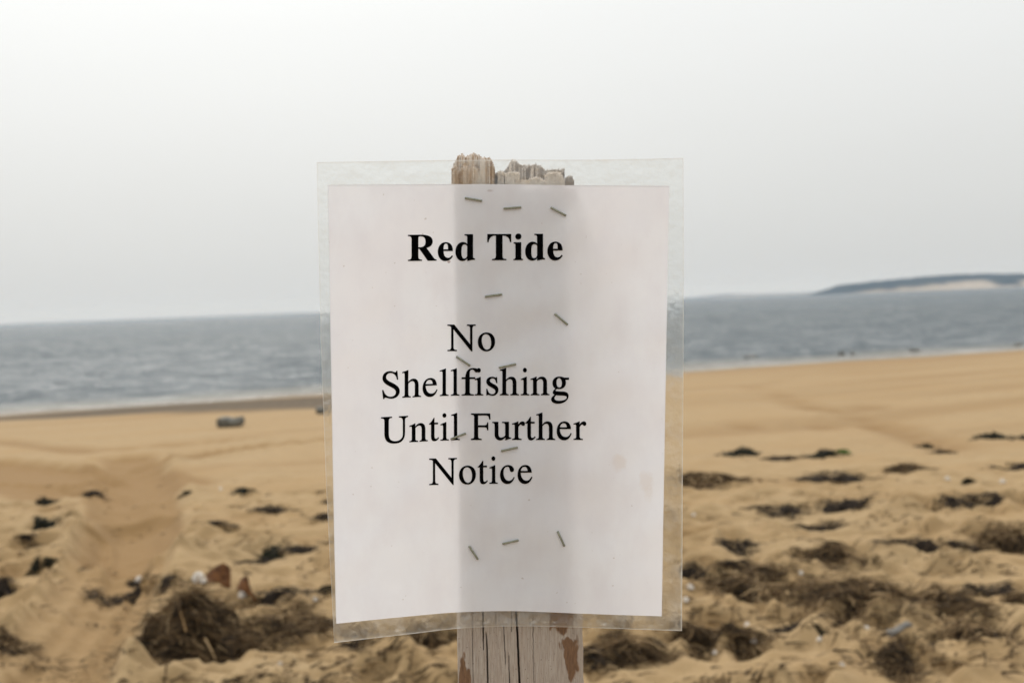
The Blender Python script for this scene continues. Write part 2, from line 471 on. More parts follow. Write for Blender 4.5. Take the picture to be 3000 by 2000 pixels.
# footprints: soft pits with a pushed-up rim
prng = np.random.RandomState(4)
pit = np.zeros_like(X)
for _ in range(420):
    fy = prng.uniform(4.2, 10.5); fx = prng.uniform(-0.48, 0.48) * (fy + 1.0)
    a = prng.uniform(0, np.pi); L, wd, dp = prng.uniform(0.10, 0.17), prng.uniform(0.045, 0.075), prng.uniform(0.022, 0.055)
    ix = np.searchsorted(gx, (fx - 0.5, fx + 0.5)); iy = np.searchsorted(gy, (fy - 0.5, fy + 0.5))
    sx, sy = X[iy[0]:iy[1], ix[0]:ix[1]] - fx, Y[iy[0]:iy[1], ix[0]:ix[1]] - fy
    r = np.hypot((sx * np.cos(a) + sy * np.sin(a)) / L, (-sx * np.sin(a) + sy * np.cos(a)) / wd)
    pit[iy[0]:iy[1], ix[0]:ix[1]] += -dp * np.exp(-r ** 4) + dp * 0.55 * np.exp(-((r - 1.5) / 0.45) ** 2)
h += np.clip(pit, -0.07, 0.06)
calm = 0.006 * fbm(X * 0.9, Y * 0.9, 3, 60) + 0.035 * fbm(X * 0.12, Y * 0.22, 3, 61)
H = Z + h * (1.15 - 0.45 * smooth01(6.5, 10, Y)) * near * (0.35 + 0.65 * smooth01(-2, 4, Y)) + calm * far * (1 - smooth01(SHORE - 4, SHORE + 3, W))
damp = np.zeros_like(X)
for pts, hw, dp, wet in TRACKS:
    pth = path_px(pts)
    d = dist_path(X, Y, pth) / hw
    d = d + 0.07 * fbm(X * 3, Y * 3, 2, 71)
    H += -dp * np.exp(-d ** 4) * (1 + 0.0 * d) + dp * 0.6 * np.exp(-((d - 1.4) / 0.3) ** 2)
    damp = np.maximum(damp, wet * (1 - smooth01(0.85, 1.12, d)))
for q in STEPS:
    g = ground(*q)
    d = np.hypot((X - g.x) / 0.26, (Y - g.y) / 0.55)
    H += -0.03 * np.exp(-d ** 4); damp = np.maximum(damp, 0.95 * np.exp(-d ** 2))
# streaks of moister sand on the slope, a damp margin and wet edge along the water
st = fbm(W * 0.55 + 0.6 * vnoise(X * 0.15, Y * 0.15, 3), X * 0.05, 3, 81)
damp = np.maximum(damp, far * 0.55 * smooth01(-0.1, 0.7, st) * (1 - smooth01(33, 40, W)))
damp = np.maximum(damp, near * 0.5 * smooth01(0.25, 0.9, fbm(X * 0.8, Y * 1.4, 3, 83)))
wet = 0.6 * smooth01(SHORE - 3.5, SHORE - 0.6, W + 0.7 * fbm(X * 0.3, Y * 0.3, 2, 91))
damp = np.maximum(damp, smooth01(SHORE - 11, SHORE - 5, W + 1.2 * fbm(X * 0.2, Y * 0.2, 3, 92)) * 0.6)
# low bar of wet shingle on the left with a runnel of water behind it
bar = path_px([(440, 1200), (600, 1190), (760, 1183), (960, 1176), (1150, 1169)])
d = dist_path(X, Y, bar)
bm_ = np.exp(-(d / 3.4) ** 4)
H = np.maximum(H, SEA_Z - 0.15 + 0.27 * bm_ + 0.03 * fbm(X, Y, 3, 94) * bm_)
shingle = 0.95 * (1 - smooth01(3.4, 5.0, d + 0.5 * fbm(X, Y, 2, 93)))
run = path_px([(-500, 1205), (-100, 1200), (150, 1196), (330, 1190), (470, 1182)])
d = dist_path(X, Y, run)
H -= 0.16 * np.exp(-(d / 1.3) ** 2)
wet = np.maximum(wet, 0.8 * (1 - smooth01(1.2, 2.4, d)))
beach = mesh_obj('beach', np.stack([X, Y, H], -1), grid_faces(*X.shape), M_SAND, attrs={'damp': damp, 'wet': np.clip(wet, 0, 1), 'shingle': shingle})
props(beach, kind='structure')

def height_at(x, y):
    i = min(max(np.searchsorted(gy, y) - 1, 0), len(gy) - 2); j = min(max(np.searchsorted(gx, x) - 1, 0), len(gx) - 2)
    u = (x - gx[j]) / (gx[j + 1] - gx[j]); v = (y - gy[i]) / (gy[i + 1] - gy[i])
    return float((H[i, j] * (1 - u) + H[i, j + 1] * u) * (1 - v) + (H[i + 1, j] * (1 - u) + H[i + 1, j + 1] * u) * v)

TS = np.concatenate([np.arange(3.2, 14, 0.012), np.arange(14, 70, 0.05)])
def bilinear(x, y):
    i = np.clip(np.searchsorted(gy, y) - 1, 0, len(gy) - 2); j = np.clip(np.searchsorted(gx, x) - 1, 0, len(gx) - 2)
    u = (x - gx[j]) / (gx[j + 1] - gx[j]); v = (y - gy[i]) / (gy[i + 1] - gy[i])
    return (H[i, j] * (1 - u) + H[i, j + 1] * u) * (1 - v) + (H[i + 1, j] * (1 - u) + H[i + 1, j + 1] * u) * v
def ground(px, py):
    """Where the line of sight through a place of the photograph first meets the uneven sand."""
    d = CM.to_3x3() @ Vector(((px - 1500) / FPX, -(py - 1000) / FPX, -1.0))
    x, y, z = d.x * TS, d.y * TS, EYE + d.z * TS
    below = np.nonzero(z < bilinear(x, y))[0]
    k = below[0] if len(below) else len(TS) - 1
    return Vector((float(x[k]), float(y[k]), float(z[k])))

# ------------------------------------------------------------------ sea
ys = [26.0]
while ys[-1] < 6200: ys.append(ys[-1] + max(0.11, ys[-1] * 0.0045))
ys = np.array([-160, -100, -50, -10, 10] + ys)
fr_ = np.concatenate([np.linspace(-1, -0.42, 40), np.linspace(-0.415, 0.415, 420), np.linspace(0.42, 1, 40)])
SXh = np.abs(ys) * 1.0 + 120
SX = fr_[None, :] * SXh[:, None]; SY = np.repeat(ys[:, None], len(fr_), 1)
amp = (1 - smooth01(90, 500, SY)) * smooth01(SHORE - 6, SHORE + 10, wdist(SX, SY))
a1 = fbm(SX * 0.42 + SY * 0.10, SY * 0.95, 3, 101) * 0.055
a2 = (1 - np.abs(fbm(SX * 0.16, SY * 0.42 + SX * 0.05, 2, 105))) * 0.07
a3 = (0.5 - np.abs(fbm(SX * 0.75, SY * 1.25, 2, 107))) * 0.17 * smooth01(-0.5, 0.6, fbm(SX * 0.12, SY * 0.2, 2, 109))
SZ = SEA_Z + amp * (a1 + a2 + a3) - 0.05 * amp
wsea = wdist(SX, SY) + 0.8 * fbm(SX * 0.15, SY * 0.15, 2, 111)
shallow = 1 - smooth01(SHORE - 1, SHORE + 7, wsea)
foam = np.exp(-((wsea - SHORE - 0.3) / 0.45) ** 2) * smooth01(-0.1, 0.5, fbm(SX * 0.5, SY * 0.5, 3, 113)) * 0.22
sea = mesh_obj('sea', np.stack([SX, SY, SZ], -1), grid_faces(*SX.shape), M_SEA, attrs={'shallow': shallow, 'foam': foam})
props(sea, kind='structure')

# ------------------------------------------------------------------ far land
def headland(name, y0, x0, x1, prof, depth, seed, bluffs):
    nx, ny = 240, 40
    xs = np.linspace(x0, x1, nx); t = np.linspace(0, 1, ny)
    XX, T = np.meshgrid(xs, t)
    top = np.interp(xs, [q[0] for q in prof], [q[1] for q in prof])[None, :]
    # shore bank rises steeply, then a rolling wooded top, then down behind
    up_ = smooth01(0.0, 0.16, T) * 0.62 + smooth01(0.12, 0.45, T) * 0.38
    ZZ = SEA_Z - 0.5 + top * up_ * (1 - smooth01(0.7, 1, T)) + 1.0 * fbm(XX * 0.06, T * 20, 3, seed) * smooth01(0.15, 0.3, T) * np.minimum(top / 8, 1)
    YY = y0 + T * depth + 14 * fbm(XX * 0.012, T * 2, 2, seed + 3)
    bl = np.zeros_like(XX)
    for bx0, bx1, hgt in bluffs:
        m = smooth01(bx0 - 6, bx0 + 6, XX) * (1 - smooth01(bx1 - 6, bx1 + 6, XX))
        bl = np.maximum(bl, m * (1 - smooth01(hgt - 0.03, hgt + 0.03, T + 0.02 * fbm(XX * 0.05, T * 9, 2, seed + 9))))
    o = mesh_obj(name, np.stack([XX, YY, ZZ], -1), grid_faces(ny, nx), M_LAND, attrs={'bluff': bl})
    return props(o, kind='structure')
k9 = 1560 / FPX
def hx(px): return (px - 1500) * k9
headland('headland', 1500, hx(2396), hx(4200),
         [(hx(2396), 0.5), (hx(2412), 1.6), (hx(2430), 4.0), (hx(2489), 9.6), (hx(2638), 13.6), (hx(2765), 16.0), (hx(2850), 16.4), (hx(3000), 14.8), (hx(3100), 13.5), (hx(3500), 10.0), (hx(4200), 3.0)], 150, 7,
         [(hx(2396), hx(4200), 0.042), (hx(2500), hx(2890), 0.070), (hx(2590), hx(2880), 0.098), (hx(2740), hx(2870), 0.130), (hx(2945), hx(3300), 0.112)])
k3 = 3000 / FPX
headland('far_shore', 3000, (2040 - 1500) * k3, (2700 - 1500) * k3,
         [((2040 - 1500) * k3, 0.5), ((2120 - 1500) * k3, 4.0), ((2170 - 1500) * k3, 6.0), ((2250 - 1500) * k3, 4.0), ((2360 - 1500) * k3, 3.5), ((2420 - 1500) * k3, 3), ((2700 - 1500) * k3, 4)], 300, 19,
         [((2040 - 1500) * k3, (2700 - 1500) * k3, 0.12)])

# ------------------------------------------------------------------ wooden post
POST_D = DS + 0.0036
def post_left(v): return 1321 + (v - 540) * 0.0150
def post_wid(v): return 356 + (v - 540) * 0.0040
foot = cam_pt(1440, 1000 + EYE / PX, POST_D)
post = root('wooden_post', (foot.x, foot.y, height_at(foot.x, foot.y)),
            'weathered grey square wooden post with a splintered top holding up the notice', 'post')
V_TOP = 548
vs_ = np.concatenate([np.arange(V_TOP, 640, 8.0), np.arange(640, 1770, 30.0), np.arange(1770, 2030, 3.0), np.arange(2040, 2400, 24.0), np.arange(2400, 7300, 160.0)])
# profile round the post: fraction across the front, then bevel, side and back (u offset px, depth px)
prof = []
for a in np.linspace(0, 1, 9)[:-1]:
    prof.append((10 - 10 * math.cos(a * math.pi / 2) - 0, 14 * (1 - math.sin(a * math.pi / 2)), 0))
prof = [(10 * (1 - math.cos((1 - a) * 0 + a * math.pi / 2)) , 16 * (1 - math.sin(a * math.pi / 2)), 0) for a in np.linspace(0, 1, 9)[:-1]]
fu = np.linspace(10, 345, 226)
prof += [(u, 0.0, 1) for u in fu]
prof += [(345 + 5 * math.sin(a * math.pi / 2), 7 * (1 - math.cos(a * math.pi / 2)), 0) for a in np.linspace(0, 1, 6)[1:]]
prof += [(353, 16, 0), (358, 40, 0), (361, 90, 0), (358, 330, 0), (346, 350, 0), (180, 352, 0), (14, 350, 0), (0, 335, 0), (-1, 90, 0), (0, 30, 0)]
prof = np.array(prof)
PU, VV = np.meshgrid(prof[:, 0], vs_)
PD = np.repeat(prof[None, :, 1], len(vs_), 0); FR = np.repeat(prof[None, :, 2], len(vs_), 0)
UU = post_left(VV) + PU / 356 * post_wid(VV)
dep = PD.copy()
dep += FR * (0.8 * fbm(UU * 0.11, VV * 0.004, 3, 201) + 0.5 * vnoise(UU * 0.4, VV * 0.012, 203))
edge_n = 2.0 * fbm(VV * 0.012, PD * 0.02, 3, 207)
UU = UU + np.where(FR > 0, 0, edge_n * np.where(PU > 170, 1, -1))
crack = np.zeros_like(UU)
def groove(pts, wid, deep):
    global dep, crack
    pv = np.array([p_[1] for p_ in pts], float); pu = np.array([p_[0] for p_ in pts], float)
    cu = np.interp(VV, pv, pu) + 0.7 * vnoise(VV * 0.06, VV * 0, int(pu[0]))
    tap = np.clip((VV - pv[0]) / 40, 0, 1) * np.clip((pv[-1] - VV) / 40, 0, 1)
    m = FR * np.exp(-((UU - cu) / (wid * (0.35 + 0.65 * tap))) ** 4) * (tap > 0)
    dep += m * deep; crack = np.maximum(crack, m)
groove([(1414, 1500), (1415, 1790), (1416, 1872), (1417, 1905)], 1.7, 12)
groove([(1424, 1850), (1427, 1900), (1429, 2000), (1436, 2300), (1440, 3000)], 1.8, 14)
groove([(1475, 1820), (1478, 1880), (1482, 1960)], 1.0, 5)
groove([(1490, 1910), (1493, 2000), (1497, 2200)], 1.3, 7)
groove([(1506, 1300), (1512, 1790), (1516, 1860), (1522, 2000), (1532, 2300), (1540, 3600)], 2.4, 26)
groove([(1498, 1700), (1499, 1850)], 0.9, 4)
groove([(1452, 1780), (1453, 1850)], 0.9, 4)
groove([(1383, 1700), (1386, 1980), (1390, 2300)], 0.8, 3)
groove([(1560, 1750), (1565, 2060)], 0.8, 3)
def patch(cu, cv, ru, rv, seed):
    d = np.hypot((UU - cu) / ru, (VV - cv) / rv) + 0.35 * fbm(UU * 0.05, VV * 0.02, 3, seed)
    return 1 - smooth01(0.85, 1.05, d)
bark = np.maximum.reduce([patch(1645, 1800, 34, 58, 1), patch(1676, 1925, 22, 62, 2), patch(1660, 1885, 22, 24, 5), patch(1357, 2010, 16, 90, 3), patch(1372, 1990, 8, 40, 6),
                          patch(1690, 2100, 26, 90, 4), patch(1400, 2600, 40, 200, 8), patch(1600, 3400, 60, 300, 9)])
bark = np.where(PD < 8, bark, 0)
dep -= bark * 2.2
P = cam_pts(UU, VV, POST_D + dep * PX)
nr, nc = UU.shape
ii = np.arange(nr * nc).reshape(nr, nc); ii = np.concatenate([ii, ii[:, :1]], 1)
fc = np.stack([ii[:-1, :-1], ii[1:, :-1], ii[1:, 1:], ii[:-1, 1:]], -1).reshape(-1, 4)
uvp = np.stack([(UU + PD * 0.8) / 100, VV / 100], -1)
mesh_obj('post_body', P, fc, M_WOOD, parent=post, attrs={'bark': np.clip(bark, 0, 1) * 0.9, 'crack': np.clip(crack, 0, 1)}, uv=uvp)

# broken top: upright fibres standing at uneven heights
def top_profile(u, d):
    """Photograph row of the broken end above a place of the post's section; tone of the fibres there."""
    j = rng.uniform(-1, 1)
    front = d < 130
    if u < 1446:
        if front and u < 1405 and d < 50:
            return 486 - 5 * math.sin(u * 0.07) + 5 * math.sin(u * 0.23) + (1395 - u) * 0.05 + (1 - d / 50) * 10 + j * 4, min(0.97, max(0.42, 0.80 + 0.30 * float(vnoise(u * 0.045, d * 0.05, 353)) - max(0, u - 1370) * 0.006 + 0.10 * rng.uniform(-1, 1)))
        base = np.interp(u, [1321, 1328, 1340, 1352, 1362, 1385, 1400, 1412, 1432, 1440, 1447], [520, 485, 462, 456, 464, 453, 459, 466, 466, 476, 498])
        if d > 220: base += 12
        return base + j * 2.6, rng.choice([0.3, 0.45, 0.5, 0.55, 0.8, 0.95, 0.72])
    if u < 1458: return (540 if front else 512) + j * 2, 0.05
    if front and u < 1474: return 505 + j * 1.5, 0.32 + 0.2 * rng.random()
    if front and u < 1478: return 541, 0.0
    if front and u < 1520:
        return 506 + abs(u - 1498) * 0.10 + j * 1.5, 0.40 + 0.18 * rng.random()
    if front and u < 1596:
        return 532 - 10 * math.exp(-((u - 1568) / 18) ** 2) + j * 2, 0.42 + 0.15 * rng.random()
    if front and u < 1652:
        return np.interp(u, [1596, 1604, 1622, 1640, 1652], [520, 508, 506, 511, 528]) + j * 1.6, 0.42 + 0.1 * rng.random()
    if not front and u < 1600:
        base = np.interp(u, [1474, 1484, 1494, 1508, 1516, 1524, 1550, 1568, 1582, 1596], [508, 494, 480, 474, 482, 490, 490, 486, 492, 505])
        return base + j * 5, rng.choice([0.08, 0.15, 0.25, 0.35, 0.5, 0.2])
    if not front and u < 1650: return 502 + j * 3, rng.choice([0.05, 0.1, 0.25])
    return np.interp(u, [1650, 1662, 1672, 1684], [530, 520, 524, 541]) + j * 2, rng.choice([0.05, 0.12, 0.18])
tv, tf, tt = [], [], []
dd = 4.0
while dd < 335:
    u = 1323 + rng.uniform(0, 4)
    while u < 1678:
        wq = rng.uniform(2.0, 4.6)
        vt, tone = top_profile(u, dd)
        vt += rng.uniform(-1.2, 1.2) + (rng.uniform(-6, 2) if rng.random() < 0.14 else 0) + 2.5 * float(vnoise(u * 0.09, dd * 0.05, 351))
        if vt < 541:
            n0 = len(tv)
            tw = rng.uniform(-1.2, 1.2); ln = rng.uniform(-1.5, 1.5); tip = rng.uniform(0.25, 0.9)
            for (a, b_) in ((0, 0), (1, 0), (1, 1), (0, 1)):
                tv.append(cam_pt(u + a * wq, 566, POST_D + (dd + b_ * 6) * PX)); tt.append(tone)
            for (a, b_) in ((0, 0), (1, 0), (1, 1), (0, 1)):
                tv.append(cam_pt(u + a * wq + ln * 0.4, vt + 5, POST_D + (dd + b_ * 6 + tw) * PX)); tt.append(tone)
            for (a, b_) in ((0, 0), (1, 0), (1, 1), (0, 1)):
                tv.append(cam_pt(u + ln + wq * (0.5 + (a - 0.5) * tip), vt + rng.uniform(-1.2, 1.2), POST_D + (dd + 3 + (b_ - 0.5) * 6 * tip + tw * 1.5) * PX))
                tt.append(min(1, max(0, tone * 0.6 + 0.4 * 0.56 + rng.uniform(-0.06, 0.06))))
            for k in (0, 4):
                for s_ in range(4):
                    t2 = (s_ + 1) % 4
                    tf.append((n0 + k + s_, n0 + k + t2, n0 + k + 4 + t2, n0 + k + 4 + s_))
            tf.append((n0 + 8, n0 + 9, n0 + 10, n0 + 11))
        u += wq * 0.92
    dd += 6.2
top = mesh_obj('splintered_end', [tuple(q) for q in tv], tf, M_SPLINT, parent=post, smooth=False, attrs={'tone': tt})

# ------------------------------------------------------------------ the notice
def sheet_depth(u, v):
    """Distance of the sheet from the lens: flat on the post, its two free flaps lifting forward."""
    u = np.asarray(u, float); v = np.asarray(v, float)
    t = np.clip((v - 465) / 1400, 0, 1)
    sp = lambda x, k: k * np.log1p(np.exp(np.clip(x / k, -30, 30)))
    dl = sp(1352 - u, 26) * (0.045 + 0.19 * t)
    dr = sp(u - 1600, 34) * (0.06 + 0.07 * t)
    wav = 2.2 * vnoise(u * 0.006, v * 0.004, 301) * np.clip(np.maximum(1330 - u, u - 1690) / 120, 0, 1)
    wav = wav + 4.5 * vnoise(u * 0.0075 + v * 0.004, v * 0.0062 - u * 0.002, 303) * np.clip((v - 560) / 120, 0, 1) * np.clip((1790 - v) / 120, 0, 1)
    crk = (2.2 * vnoise(u * 0.014, v * 0.03, 305) + 3.0 * np.maximum(0, 0.30 - np.abs(vnoise(u * 0.011 + v * 0.012, v * 0.045 - u * 0.004, 306)))) * np.clip((540 - v) / 40, 0, 1) * (1 - np.exp(-np.minimum(abs(u - 928), abs(u - 2002)) / 60))
    return DS - (dl + dr + wav + crk) * PX
def curve_edge(pts):
    a = np.array(pts, float)
    L = np.concatenate([[0], np.cumsum(np.hypot(*np.diff(a, axis=0).T))]); L /= L[-1]
    def f(t):
        # smooth interpolation through the points (Catmull-Rom)
        t = np.asarray(t, float); k = np.clip(np.searchsorted(L, t, 'right') - 1, 0, len(a) - 2)
        p1, p2 = a[k], a[k + 1]; p0 = a[np.maximum(k - 1, 0)]; p3 = a[np.minimum(k + 2, len(a) - 1)]
        h_ = ((t - L[k]) / (L[k + 1] - L[k]))[..., None]
        d0, d1 = L[np.maximum(k - 1, 0)], L[np.minimum(k + 2, len(a) - 1)]
        m1 = (p2 - p0) * ((L[k + 1] - L[k]) / np.maximum(L[k + 1] - d0, 1e-9))[..., None]
        m2 = (p3 - p1) * ((L[k + 1] - L[k]) / np.maximum(d1 - L[k], 1e-9))[..., None]
        return (2 * h_**3 - 3 * h_**2 + 1) * p1 + (h_**3 - 2 * h_**2 + h_) * m1 + (-2 * h_**3 + 3 * h_**2) * p2 + (h_**3 - h_**2) * m2
    return f
pap_e = dict(top=curve_edge([(960.5, 542), (1200, 540.5), (1450, 540), (1700, 543), (1961, 545)]),
             bot=curve_edge([(984.5, 1826), (1090, 1815), (1203, 1804), (1338, 1792.7), (1500, 1789), (1695, 1795.9), (1820, 1800.5), (1938.7, 1804)]),
             lef=curve_edge([(960.5, 542), (967, 912), (976.5, 1450), (984.5, 1826)]),
             rig=curve_edge([(1961, 545), (1956, 800), (1944.5, 1450), (1938.7, 1804)]))
film_e = dict(top=curve_edge([(928, 475.5), (1120, 472.5), (1300, 469.5), (1500, 468), (1700, 468.5), (1880, 466), (2002, 463)]),
              bot=curve_edge([(979, 1882), (1090, 1869), (1220, 1854), (1338, 1840.5), (1500, 1833.5), (1695, 1837), (1850, 1842), (1998, 1847)]),
              lef=curve_edge([(928, 475.5), (938, 912), (952, 1330), (957.5, 1460), (979, 1882)]),
              rig=curve_edge([(2002, 463), (2003, 800), (2000, 1450), (1998, 1847)]))
def coons(e, s, t):
    T_, B_, L_, R_ = e['top'](s), e['bot'](s), e['lef'](t), e['rig'](t)
    s_, t_ = s[..., None], t[..., None]
    c00, c10, c01, c11 = e['top'](np.zeros(1)), e['top'](np.ones(1)), e['bot'](np.zeros(1)), e['bot'](np.ones(1))
    return (1 - t_) * T_ + t_ * B_ + (1 - s_) * L_ + s_ * R_ - ((1 - s_) * (1 - t_) * c00 + s_ * (1 - t_) * c10 + (1 - s_) * t_ * c01 + s_ * t_ * c11)

hang = cam_pt(1500, 1815, DS)
notice = root('notice', hang, 'white laminated paper notice reading Red Tide, stapled to the wooden post', 'notice')
S_, T_ = np.meshgrid(np.linspace(0, 1, 141), np.linspace(0, 1, 161))
uvg = coons(pap_e, S_, T_)
Pp = cam_pts(uvg[..., 0], uvg[..., 1], sheet_depth(uvg[..., 0], uvg[..., 1]))
paper = mesh_obj('paper', Pp, grid_faces(*S_.shape)[:, ::-1], M_PAPER, parent=notice, uv=np.stack([S_, 1 - T_], -1))

# clear margin of the laminate pouch all round the paper
nseg = 110
tt_ = np.linspace(0, 1, nseg)
def loop_of(e): return np.concatenate([e['top'](tt_)[:-1], e['rig'](tt_)[:-1], e['bot'](tt_[::-1])[:-1], e['lef'](tt_[::-1])[:-1]])
outer, inner = loop_of(film_e), loop_of(pap_e)
cen = inner.mean(0)
inner = inner + (cen - inner) * np.array([0.0022, 0.0018])
rad = np.linspace(0, 1, 15)
ring = inner[None] * (1 - rad)[:, None, None] + outer[None] * rad[:, None, None]
ru, rv = ring[..., 0], ring[..., 1]
gap = np.interp(rad, [0, 0.2, 1], [1.6, 1.0, 0.0])[:, None]
dpt = sheet_depth(ru, rv) + gap * PX
nrm_ = 1.3 * vnoise(ru * 0.035, rv * 0.05, 311) * np.interp(rad, [0, 0.3, 1], [0, 0.6, 1])[:, None] * np.clip((560 - rv) / 60, 0.15, 1)
Pf = cam_pts(ru, rv, dpt - nrm_ * PX)
nr, nc = ru.shape
ii = np.arange(nr * nc).reshape(nr, nc); ii = np.concatenate([ii, ii[:, :1]], 1)
fc = np.stack([ii[:-1, :-1], ii[1:, :-1], ii[1:, 1:], ii[:-1, 1:]], -1).reshape(-1, 4)
rim = np.repeat((np.exp(-((1 - rad) / 0.05) ** 2) * 0.60)[:, None], nc, 1)
seal = np.exp(-((rad - 0.72) / 0.07) ** 2)[:, None] * smooth01(0.25, 0.55, vnoise(ru * 0.09, rv * 0.03, 331)) * np.clip((rv - 1780) / 40, 0, 1) * 0.75
scf = seal + rim + 0.16 * smooth01(0.15, 0.8, fbm(ru * 0.02, rv * 0.02, 3, 321)) * np.clip((rv - 1300) / 400, 0, 1) + 0.02 * np.clip((rv - 1770) / 40, 0, 1) + 0.05
mesh_obj('laminate_margin', Pf, fc, M_FILM, parent=notice, attrs={'scuff': scf})

# lettering ---------------------------------------------------------------
BOLD = {   # outline points: handle in, point, handle out
 'R': [[(91,0,15,0,15,6),(15,12,15,17,39,18),(54,23,62,32,71,40),(75,56,75,81,75,180),(75,279,75,379,75,400),(70,415,62,424,54,432),(39,437,16,439,16,444),(16,450,16,455,83,455),(150,455,217,455,284,455),(334,445,367,426,400,406),(417,376,417,334,417,279),(383,242,315,224,354,166),(393,108,432,50,439,39),(446,31,452,26,458,20),(467,17,478,17,479,17),(480,17,480,17,480,12),(480,6,480,0,433,0),(386,0,338,0,293,71),(247,141,201,212,195,212),(188,212,182,212,182,168),(182,124,182,81,182,56),(186,40,194,32,202,23),(218,18,242,17,242,12),(242,6,242,0,166,0)],[(182,284,182,234,189,234),(196,234,203,234,238,234),(264,242,280,258,296,275),(304,300,304,336,304,399),(277,431,224,431,206,431),(195,428,190,422,185,417),(182,404,182,385,182,335)]],
 'e': [[(208,-10,154,-10,128,-10),(105,-3,85,10,64,24),(49,43,37,69,25,94),(19,123,19,157,19,188),(26,216,38,240,50,265),(66,284,87,298,108,311),(131,318,157,318,196,318),(226,306,249,280,271,255),(283,219,283,173,283,171),(283,168,283,166,227,166),(172,166,117,166,118,84),(145,42,199,42,226,42),(249,57,270,86,275,81),(280,77,285,73,252,17)],[(116,196,116,192,145,192),(173,192,201,192,201,200),(201,207,201,215,201,243),(199,264,193,277,187,290),(177,297,161,297,131,297),(116,266,116,203,116,200)]],
 'd': [[(176,-10,140,-10,116,-10),(96,-3,78,10,59,24),(45,43,35,66,25,90),(19,117,19,147,19,182),(25,212,36,237,47,263),(62,283,81,297,101,311),(122,318,146,318,177,318),(203,306,223,280,223,320),(223,361,223,401,223,415),(219,425,212,430,205,436),(193,439,176,439,176,445),(176,450,176,455,224,455),(271,455,319,455,319,329),(319,202,319,75,319,59),(321,47,325,41,329,34),(338,30,353,28,353,22),(353,16,353,11,317,11),(274,4,223,-10,223,6),(223,23,223,39,204,6)],[(152,28,171,28,182,28),(192,33,202,41,212,50),(219,62,223,76,223,131),(223,186,223,242,221,253),(216,262,206,270,197,277),(186,281,174,281,153,281),(139,270,130,250,122,229),(118,197,118,153,118,111),(121,79,130,58,138,38)]],
 'T': [[(171,0,92,0,92,6),(92,12,92,17,116,17),(133,22,142,31,151,40),(156,56,156,81,156,198),(156,316,156,433,154,433),(151,433,149,433,114,433),(86,423,65,403,45,383),(32,355,29,318,23,318),(17,318,11,318,11,364),(11,409,11,455,144,455),(277,455,410,455,410,409),(410,363,410,317,405,317),(399,317,394,317,386,394),(344,433,269,433,267,433),(265,433,263,433,263,316),(263,198,263,81,263,56),(268,39,276,30,285,22),(302,17,328,17,328,12),(328,6,328,0,249,0)]],
 'i': [[(115,362,101,362,86,362),(74,367,65,376,55,386),(50,398,50,412,50,427),(55,439,65,449,74,458),(86,463,101,463,115,463),(127,458,137,449,146,439),(151,427,151,412,151,398),(146,386,136,376,126,367)],[(72,0,18,0,18,5),(18,11,18,16,32,17),(41,20,45,26,50,31),(52,41,52,56,52,121),(52,186,52,252,52,268),(50,279,47,285,43,290),(34,293,20,293,20,299),(21,305,21,310,63,310),(106,310,148,310,148,225),(148,141,148,56,148,42),(150,32,154,26,158,20),(167,17,180,16,180,11),(180,5,180,0,126,0)]]}
